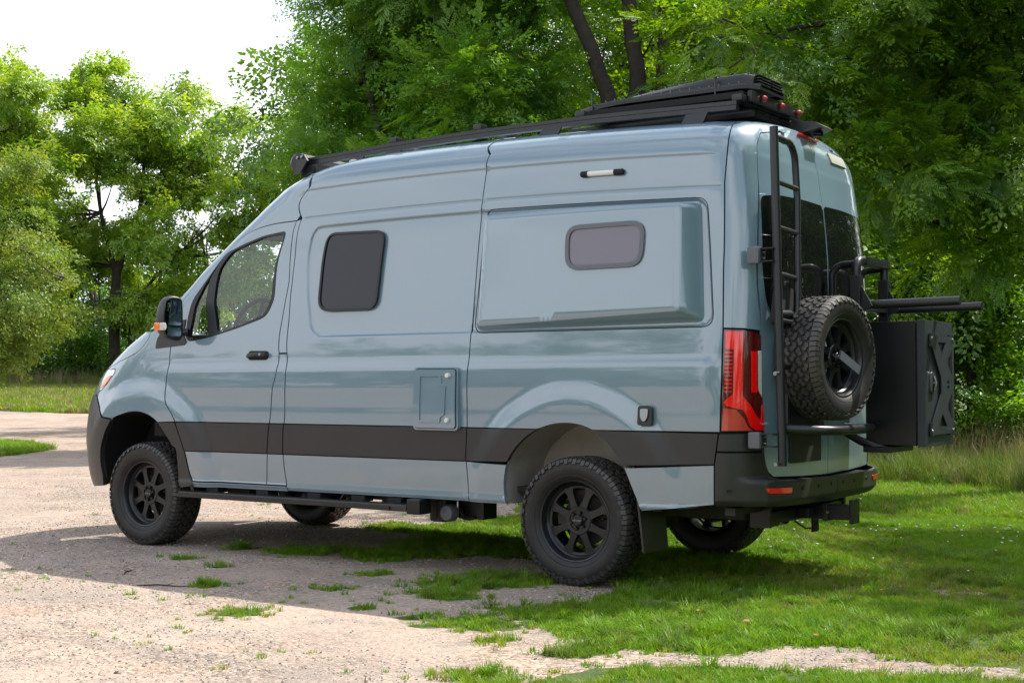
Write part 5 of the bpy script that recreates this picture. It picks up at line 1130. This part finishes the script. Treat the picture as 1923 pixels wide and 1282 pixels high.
tree('walnut_tree', 'overhanging tree with long drooping leaves in the top right corner', 'tree', G1, b0,
     lob(14.6, [(1345, 60, 50), (1365, 150, 36), (1420, 100, 75), (1500, 60, 85), (1560, 150, 75), (1640, 70, 90), (1700, 180, 85), (1620, 250, 70), (1780, 90, 95), (1860, 180, 95), (1900, 60, 100), (1760, 290, 75), (1880, 310, 80), (1500, -60, 100), (1700, -70, 110), (1880, -80, 110), (1680, 330, 55), (1930, 440, 60), (1820, 470, 60)], 1.0, 8)+[(5.3, 5.6, 9, .9, .5), (7.2, 6.8, 10, 1.1, .5), (5.0, 8.0, 9.5, .9, .5), (8.6, 6.4, 9, .9, .5)], 6500, SPR['right']+SPB['right'][:2], near_limbs, bark, 26, clump=.24, per=20, scale=.38, r_in=.4, droop=.4)
b0 = gp_(1760, 21)
tree('oak_tree', 'dark green bushy tree behind the black box, right of the van', 'tree', G1, b0,
     lob(21, [(1660, 460, 60), (1740, 430, 70), (1820, 470, 75), (1900, 430, 75), (1700, 560, 70), (1790, 590, 70), (1880, 570, 70), (1640, 600, 60), (1730, 680, 50), (1850, 670, 48), (1940, 620, 60), (1800, 360, 70), (1700, 350, 60)], 1.6, 9), 1500, SPB['right'], [([b0, A3(1745, 700, 21), A3(1750, 520, 21), A3(1760, 380, 21)], .11, .05), ([A3(1748, 620, 21), A3(1820, 520, 21), A3(1880, 450, 21)], .06, .02)], bark, 27, clump=.30, per=12, scale=.62, r_in=.35)
for k, (u, d_, r_, lean, lab) in enumerate(((1832, 20, .085, -14, 'straight dark sapling trunk nearest the black box'), (1884, 21.5, .060, 12, 'thin sapling trunk right of the thicker one, beside the black box'), (1905, 23, .075, -6, 'sapling trunk close to the right edge of the view'), (1706, 24, .08, 8, 'sapling trunk seen just past the far side of the black box'), (1858, 26, .07, 16, 'sapling trunk farthest back among those right of the box'))):
    b0 = gp_(u, d_)
    tree('sapling', lab, 'sapling', 'saplings right of the black box', b0, lob(d_, [(u+lean, 520, 34), (u+lean+20, 440, 40), (u-20, 600, 24)], .5, 80+k), 60, SPB['deep'], [([b0, A3(u+lean*.3, 780, d_), A3(u+lean, 600, d_), A3(u+lean*1.5, 420, d_)], r_*1.2, r_*.5)], bark, 40+k, clump=.3, per=8, scale=.55)
for k, (u, d_, r_, lab) in enumerate(((135, 74, .10, 'thin bare trunk left of the walnut trunk at the far wood edge'), (78, 76, .13, 'dim trunk behind the drooping elm at the far wood edge'), (300, 76, .12, 'trunk seen just above the bonnet at the far wood edge'), (20, 73, .12, 'trunk at the far wood edge nearest the left of the view'))):
    b0 = gp_(u, d_)
    tree('slender_tree', lab, 'tree', 'thin trunks at the far wood edge', b0, lob(d_, [(u+5, 520, 30), (u-10, 450, 40), (u+15, 590, 22)], 1, 90+k), 60, SPB['deep'], [([b0, A3(u-3, 620, d_), A3(u+4, 480, d_)], r_*1.2, r_*.7)], bark, 50+k, clump=.5, per=8, scale=1.0)
# shrubs along the wood edge
def shrub(label, u, d_, r_, h_, n, tm, seed, sc__=.6, grp='shrubs along the wood edge'):
    b0 = gp_(u, d_); B = Vector(b0); root = link('shrub', None, None, b0); tag(root, label, 'shrub', grp); b = MB(); rr_ = random.Random(seed); lb = []
    for k in range(5):
        e = Vector((rr_.uniform(-1, 1)*r_*.6, rr_.uniform(-1, 1)*r_*.6, h_*rr_.uniform(.4, .9))); limb(b, [Vector((0, 0, 0)), e*.5+Vector((0, 0, .1)), e], .03, .008, 6, seed=seed+k); lb.append((e.x, e.y, e.z, r_*.55))
    lb.append((0, 0, h_*.35, r_*.8)); b.build('stems', bark, root, smooth=60); p, rot, s_ = crown_pts(lb, n, .3*r_/1.2, .3, 9, seed, sc__, .1); p[:, 2] = np.maximum(p[:, 2], .03); scatter('foliage', p, rot, s_, tm, root)
for a in (('low green shrub at the foot of the saplings beside the black box', 1790, 19.5, 1.0, 1.0, 90, SPB['right'], 201), ('green shrub at the right edge behind the tall dry grass', 1935, 19, 1.1, 1.5, 110, SPB['fresh'], 202), ('low shrub behind the rear bumper of the van', 1680, 20.5, .9, 1.1, 80, SPB['right'], 203),
          ('dark shrub under the far walnut trunk', 190, 74, 2.2, 2.6, 110, SPB['deep'], 204), ('dark shrub at the far wood edge just left of the bonnet', 120, 75, 2.4, 2.4, 110, SPB['deep'], 205), ('dark shrub at the far wood edge by the left side of the view', 20, 75, 2.6, 2.8, 120, SPB['deep'], 206), ('dark shrub at the far wood edge behind the bonnet', 290, 75, 2.6, 3.0, 120, SPB['deep'], 207)):
    shrub(*a, sc__=(.6 if a[2] < 40 else 1.5))
# the wood behind as one mass: foliage and trunks
def mass(name, pts_lobes, n, tm, seed, scale, clump, dens_in=.0, per=10):
    p, rot, s_ = crown_pts(pts_lobes, n, clump, dens_in, per, seed, scale, .2); o = scatter(name, p, rot, s_, tm); tag(o, kind='stuff'); return o
L_ = []
g_ = random.Random(5)
for u in range(-1900, -160, 110):
    for v, r_ in ((330, 90), (450, 90), (560, 95), (640, 80)): L_ += lob(84, [(u+g_.uniform(-30, 30), v+g_.uniform(-40, 30), r_)], 5, u*3+v)
for u in range(-160, 700, 62):
    for v, r_ in ((520, 48), (570, 50), (630, 50)): L_ += lob(90, [(u+g_.uniform(-20, 20), v+g_.uniform(-15, 15), r_)], 4, u*3+v)
mass('far_woods', L_, 6500, SPB['deep'], 301, 2.1, 1.1)
L_ = []
for u in range(1000, 2200, 75):
    for v, r_ in ((-40, 90), (90, 90), (220, 90), (350, 90), (480, 90), (600, 85)):
        if v > 560 and u > 1740: continue
        L_ += lob(36, [(u+g_.uniform(-25, 25), v+g_.uniform(-20, 20), r_)], 4, u*3+v)
mass('woods_behind', L_, 3000, SPB['right'], 302, 1.05, .7)
L_ = []
for u in range(560, 1040, 80):
    for v, r_ in ((100, 90), (230, 90), (360, 90), (500, 90)):
        if u < 640 and v < 200: continue
        L_ += lob(40, [(u+g_.uniform(-25, 25), v+g_.uniform(-20, 20), r_)], 4, u*3+v)
mass('woods_behind', L_, 900, SPB['deep'], 303, 1.1, .8)
b = MB()
for k in range(70):
    r_ = random.Random(k+900); left = k < 35; u = r_.uniform(-100, 420) if left else r_.uniform(1100, 2000); d_ = r_.uniform(78, 92) if left else r_.uniform(27, 42); q = gp_(u, d_); hh = 9 if left else 7; w_ = r_.uniform(.07, .16)
    limb(b, [Vector(q), Vector(q)+Vector((r_.uniform(-.4, .4), r_.uniform(-.4, .4), hh*.5)), Vector(q)+Vector((r_.uniform(-1, 1), r_.uniform(-1, 1), hh))], w_, w_*.5, 6, seed=k)
tag(b.build('far_trunks', bark, smooth=60), kind='stuff')
# trees across the drive behind the camera: the van's side mirrors them
L_ = []
for k in range(34):
    r_ = random.Random(k+400); a = rad(198+k*4.6+r_.uniform(-1.5, 1.5)); d_ = r_.uniform(52, 72); hh = r_.uniform(3.5, 6.0)+4.5*max(0, math.sin(k*.9))*r_.random(); x = d_*math.cos(a); y = d_*math.sin(a); L_ += [(x, y, hh*.55, hh*.75, 1.0), (x+r_.uniform(-3, 3), y, hh, hh*.6, 1.0)]
mass('woods_across_the_drive', L_, 5200, SPB['deep'], 304, 2.4, 1.3)

L_ = []
for k in range(32):
    r_ = random.Random(k+700); a = rad(-8+k*2.8+r_.uniform(-1.5, 1.5)); d_ = r_.uniform(20, 29); x = 1+d_*math.cos(a); y = d_*math.sin(a)
    for hh in (2.5, 6, 9.5, 12.5): L_ += [(x+r_.uniform(-1, 1), y+r_.uniform(-1, 1), hh, r_.uniform(1.8, 2.6), 1.0)]
mass('woods_beside_the_lawn', L_, 5200, SPB['right'], 305, 1.7, .9)

L_ = []
for k in range(26):
    r_ = random.Random(k+800); a = rad(-10+k*3.5+r_.uniform(-1.5, 1.5)); d_ = r_.uniform(33, 38); x = 1+d_*math.cos(a); y = d_*math.sin(a)
    for hh in (3, 8, 13, 17): L_ += [(x, y, hh, 3.0, 1.0)]
mass('woods_beside_the_lawn', L_, 3600, SPB['deep'], 306, 2.8, 1.4)
# ================================================================== grass, weeds, gravel
def grass_mat(name, c1, c2, trans, tw=.35): return leaf_mat(name, c1, c2, trans, tw, .018)
GM_ = grass_mat('lawn_grass', (.095, .225, .010), (.190, .320, .022), (1.5, 1.5, .6))
GY_ = grass_mat('yellow_green_grass', (.180, .270, .026), (.290, .350, .055), (1.4, 1.3, .5))  # yellower green, used in lawn patches and the field
GT_ = grass_mat('dry_grass', (.24, .19, .10), (.36, .29, .16), (1.1, 1.0, .8), .3)
GW_ = grass_mat('weed_green', (.085, .160, .028), (.170, .230, .050), (1.4, 1.3, .6))
def tuft(seed, m, n=26, h=.06, w=.0032, rad_=.035, bend=.6, seg=3):
    r = random.Random(seed); V = []; F = []
    for i in range(n):
        a = r.uniform(0, 6.283); q = rad_*math.sqrt(r.random()); p = Vector((q*math.cos(a), q*math.sin(a), -.004)); hh = h*r.uniform(.5, 1.15); ba = a+r.uniform(-1.2, 1.2); bd = Vector((math.cos(ba), math.sin(ba), 0)); sd = Vector((-math.sin(ba), math.cos(ba), 0)); bk = bend*r.uniform(.3, 1.3); k = len(V)
        for s_ in range(seg+1):
            f = s_/seg; c = p+Vector((0, 0, hh*(f-.28*bk*f*f)))+bd*hh*bk*f*f*.8; ww = w*(1-f*.85)
            V += [c-sd*ww, c+sd*ww]
        for s_ in range(seg): F.append((k+2*s_, k+2*s_+1, k+2*s_+3, k+2*s_+2))
    return template('grass_tuft', V, F, m)
T_lawn = [tuft(1, GM_, 26, .048), tuft(2, GM_, 30, .038, rad_=.04), tuft(3, GM_, 22, .062, bend=.9), tuft(4, GM_, 34, .030, w=.0045, rad_=.04, bend=1.2), tuft(11, GY_, 28, .046), tuft(12, GY_, 24, .036, rad_=.04, bend=1.0), tuft(13, GT_, 14, .05, bend=1.0)]
T_field = [tuft(21, GY_, 26, .05), tuft(22, GY_, 26, .04), tuft(23, GM_, 22, .05), tuft(24, GT_, 16, .06)]
T_clump = [tuft(5, GM_, 60, .10, w=.0030, rad_=.035, bend=1.3), tuft(6, GW_, 50, .09, w=.0034, rad_=.04, bend=1.4)]
T_tall = [tuft(7, GT_, 26, .85, w=.0045, rad_=.16, bend=.45, seg=4), tuft(8, GW_, 34, .55, w=.0060, rad_=.16, bend=.6, seg=4), tuft(9, GT_, 22, .65, w=.0050, rad_=.14, bend=.9, seg=4), tuft(10, GW_, 30, .40, w=.009, rad_=.2, bend=.8, seg=3)]
def place(n, x0, x1, y0, y1, f, dens=None):
    g = np.random.default_rng(int(n)+int(abs(x0)*10)); x = g.uniform(x0, x1, n); y = g.uniform(y0, y1, n); m = f(x, y); keep = g.random(n) < m
    return x[keep], y[keep], g
def vis(x, y, mu=.20):
    """inside the camera's view with a margin (grass outside the view is left out)"""
    dx = x-CAM[0]; dy = y-CAM[1]; fx, fy = math.cos(rad(YAW)), math.sin(rad(YAW)); z = dx*fx+dy*fy; r_ = dx*fy-dy*fx
    return (z > 1.2) & (np.abs(r_/np.maximum(z, .1)) < .37+mu+.6/np.maximum(z, .1))
def put(name, x, y, g, tm, s0, s1, var=None, kind='stuff'):
    z = height(x, y); n = len(x); rot = np.stack([g.normal(size=n)*.12, g.normal(size=n)*.12, g.uniform(0, 6.283, n)], 1); o = scatter(name, np.stack([x, y, z], 1), rot, g.uniform(s0, s1, n), tm, None, var); tag(o, kind=kind); return o
x, y, g = place(205000, -5, 9, -6.5, 4.5, lambda x, y: np.clip(gmask(x+np.random.default_rng(3).normal(size=len(x))*.05, y+np.random.default_rng(4).normal(size=len(x))*.05)*1.1-.1, 0, 1)*vis(x, y)*np.clip(.35+(fbm(x, y, .22, 91)-.35)*3.5, .12, 1)); n_near = len(x)
v_ = np.where(fbm(x, y, .9, 55)+g.normal(size=len(x))*.09 > .54, g.choice([4, 5, 4, 5, 6, 1], len(x)), g.choice([0, 1, 2, 3, 0, 2, 4], len(x)))
hs = (.50+.65*fbm(x, y, .7, 44))*np.where((y < -.2) & (x < .45), .85, 1.0); z = height(x, y); n = len(x)
rot = np.stack([g.normal(size=n)*.15, g.normal(size=n)*.15, g.uniform(0, 6.283, n)], 1)
tag(scatter('lawn_grass', np.stack([x, y, z], 1), rot, g.uniform(.7, 1.15, n)*hs, T_lawn, None, v_), kind='stuff')
x, y, g = place(60000, -12, 8, 4.5, 13, lambda x, y: gmask(x, y)*vis(x, y)); put('lawn_grass', x, y, g, T_lawn, 1.2, 2.0)
x, y, g = place(46000, -14, 4, 13, 24, lambda x, y: gmask(x, y)*vis(x, y)); put('lawn_grass', x, y, g, T_lawn, 2.0, 3.0)
x, y, g = place(90000, -85, -24, 12, 62, lambda x, y: gmask(x, y)*vis(x, y)*(np.hypot(x-4.2, y+7.8) < 78)); put('field_grass', x, y, g, T_field, 3.5, 6.5)
x, y, g = place(26000, -23, -13.5, 2, 11, lambda x, y: gmask(x, y)*vis(x, y)); put('field_grass', x, y, g, T_lawn, 2.0, 3.0)
x, y, g = place(4200, -3, 5, -4, 2, lambda x, y: np.clip(gmask(x, y), 0, 1)*np.clip((fbm(x, y, .5, 88)-.46)*9, .03, 1)*vis(x, y)); put('grass_clump', x, y, g, T_clump, .5, 1.05)
# stray tufts in the gravel
x, y, g = place(5000, -6, 4, -4.4, 3, lambda x, y: (1-np.clip(gmask(x, y), 0, 1))*vis(x, y)*np.clip((fbm(x, y, .5, 123)-.57)*4, 0, .4)); put('stray_grass', x, y, g, T_lawn, .3, .8)
# tall dry grass and weeds: at the wood edge on the right, and far left
x, y, g = place(5200, -6, 4, 6.3, 13, lambda x, y: (((y-9.25)+(x+2.4)*.62 > (fbm(x, y, 1.2, 12)-.5)*1.2-.25) & ((y-9.25)+(x+2.4)*.62 < 3.4))*vis(x, y, .1)); n = len(x)
z = height(x, y); rot = np.stack([g.normal(size=n)*.18, g.normal(size=n)*.18, g.uniform(0, 6.283, n)], 1); var = np.where(fbm(x, y, 1.5, 14) > .60, g.choice([0, 2, 3, 1, 3], n), g.choice([1, 3, 1, 3, 3, 1, 1, 3, 2], n)); tag(scatter('tall_grass', np.stack([x, y, z], 1), rot, g.uniform(.45, .95, n), T_tall, None, var), kind='stuff')
x, y, g = place(16000, -78, -40, 24, 66, lambda x, y: ((np.hypot(x-4.2, y+7.8) > 72) & (np.hypot(x-4.2, y+7.8) < 79))*vis(x, y)); n = len(x); z = height(x, y); rot = np.stack([g.normal(size=n)*.15, g.normal(size=n)*.15, g.uniform(0, 6.283, n)], 1)
tag(scatter('tall_grass', np.stack([x, y, z], 1), rot, g.uniform(.8, 1.4, n), T_tall, None, g.choice([0, 1, 2, 3, 1], n)), kind='stuff')
# gravel stones
def stone(seed, m):
    r = random.Random(seed); bm = bmesh.new(); bmesh.ops.create_icosphere(bm, subdivisions=1, radius=1)
    for v in bm.verts: v.co = Vector((v.co.x*r.uniform(.8, 1.2), v.co.y*r.uniform(.6, 1.0), v.co.z*r.uniform(.4, .7)))
    bm.verts.ensure_lookup_table(); V = [v.co.copy() for v in bm.verts]; F = [[v.index for v in f.verts] for f in bm.faces]; bm.free(); return template('stone', V, F, m)
def stone_mat(name, c1, c2):
    m = mat(name, c1, rough=.85); t = m.node_tree; oi = N_(t, 'ShaderNodeObjectInfo'); mx = N_(t, 'ShaderNodeMix', data_type='RGBA'); mx.inputs[6].default_value = (*c1, 1); mx.inputs[7].default_value = (*c2, 1); t.links.new(oi.outputs['Random'], mx.inputs[0]); t.links.new(mx.outputs[2], t.nodes['Principled BSDF'].inputs['Base Color']); return m
SM_ = stone_mat('gravel_stone', (.20, .18, .165), (.58, .52, .45)); SD_ = stone_mat('dark_gravel_stone', (.10, .095, .09), (.30, .26, .22))
ST = [stone(1, SM_), stone(2, SM_), stone(3, SM_), stone(4, SD_)]
x, y, g = place(150000, -11, 3.5, -4.6, 5, lambda x, y: (1-np.clip(gmask(x, y), 0, 1))*vis(x, y)*np.clip((fbm(x, y, .9, 61)-.38)*5, .10, 1)); n = len(x)
z = height(x, y)+.001; sz = .0028+.0065*g.random(n)**2.6+.012*(g.random(n) > .990)*g.random(n); rot = g.uniform(0, 6.283, (n, 3))*[.15, .15, 1]
tag(scatter('gravel', np.stack([x, y, z], 1), rot, sz, ST, None, g.choice([0, 1, 2, 0, 1, 2, 3], n)), kind='stuff')
# white clover heads and fallen leaves on the lawn
cl = template('clover_head', *(lambda s: (s.data.vertices and [v.co*.011+Vector((0, 0, .062)) for v in s.data.vertices], [tuple(p.vertices) for p in s.data.polygons]))(ST[0]), mat('clover_white', (.72, .72, .62), rough=.8))
x, y, g = place(900, -2.5, 5, -1, 6, lambda x, y: gmask(x, y)*vis(x, y)*np.clip((fbm(x, y, 1.3, 71)-.45)*5, 0, 1)*(y > .5)); put('clover_flowers', x, y, g, [cl], .7, 1.2)
lf_m = mat('fallen_leaf', (.42, .22, .05), rough=.7, noise=(9, .8, (.30, .12, .04)))
for k, (x_, y_, lab) in enumerate(((1.12, -1.62, 'small tan fallen leaf on the grass nearest the rear wheel'), (1.46, -1.80, 'orange fallen leaf on the grass below the rear bumper'), (1.85, -1.92, 'yellow fallen leaf on the sunlit grass at the lower right'), (1.62, -.42, 'tiny yellow fallen leaf on shaded grass, farthest of the fallen leaves'))):
    r_ = random.Random(k); b = MB(); zz_ = float(height(x_, y_))+.045; P8 = [(-.020, 0), (-.010, .009), (.005, .010), (.020, 0), (.006, -.009), (-.010, -.008)]; Mx_ = Matrix.Translation((x_, y_, zz_)) @ Matrix.Rotation(r_.uniform(0, 6), 4, 'Z') @ Matrix.Rotation(r_.uniform(-.5, .5), 4, 'X'); vs_ = [Mx_ @ Vector((p[0], p[1], .006*abs(p[1])/.016)) for p in P8]
    b.add(vs_+[v+Vector((0, 0, -.0008)) for v in vs_], [(0, 1, 2, 3), (0, 3, 4, 5), (9, 8, 7, 6), (11, 10, 9, 6)]); o = b.build('fallen_leaf', lf_m, smooth=0); tag(o, lab, 'leaf', 'fallen leaves on the lawn')

for k, (x_, y_, a_, lab) in enumerate(((-1.92, -2.32, .5, 'thin dark twig lying on the gravel just inside the van shadow, left'), (-2.55, -2.05, 2.2, 'short dark twig on the gravel near the left edge of the van shadow'))):
    b = MB(); zz_ = float(height(x_, y_))+.006; d_ = Vector((math.cos(a_), math.sin(a_), 0)); q_ = Vector((-d_.y, d_.x, 0)); o_ = Vector((x_, y_, zz_)); L_s = .17-.05*k
    b.tube([o_-d_*L_s, o_-d_*L_s*.3+q_*.012+Vector((0, 0, .006)), o_+d_*L_s*.4, o_+d_*L_s+q_*.02], [.004, .0045, .0035, .002], 6); b.tube([o_-d_*L_s*.1, o_+d_*.03+q_*.05+Vector((0, 0, .012))], [.0025, .0012], 5)
    tag(b.build('twig', bark, smooth=60), lab, 'twig')
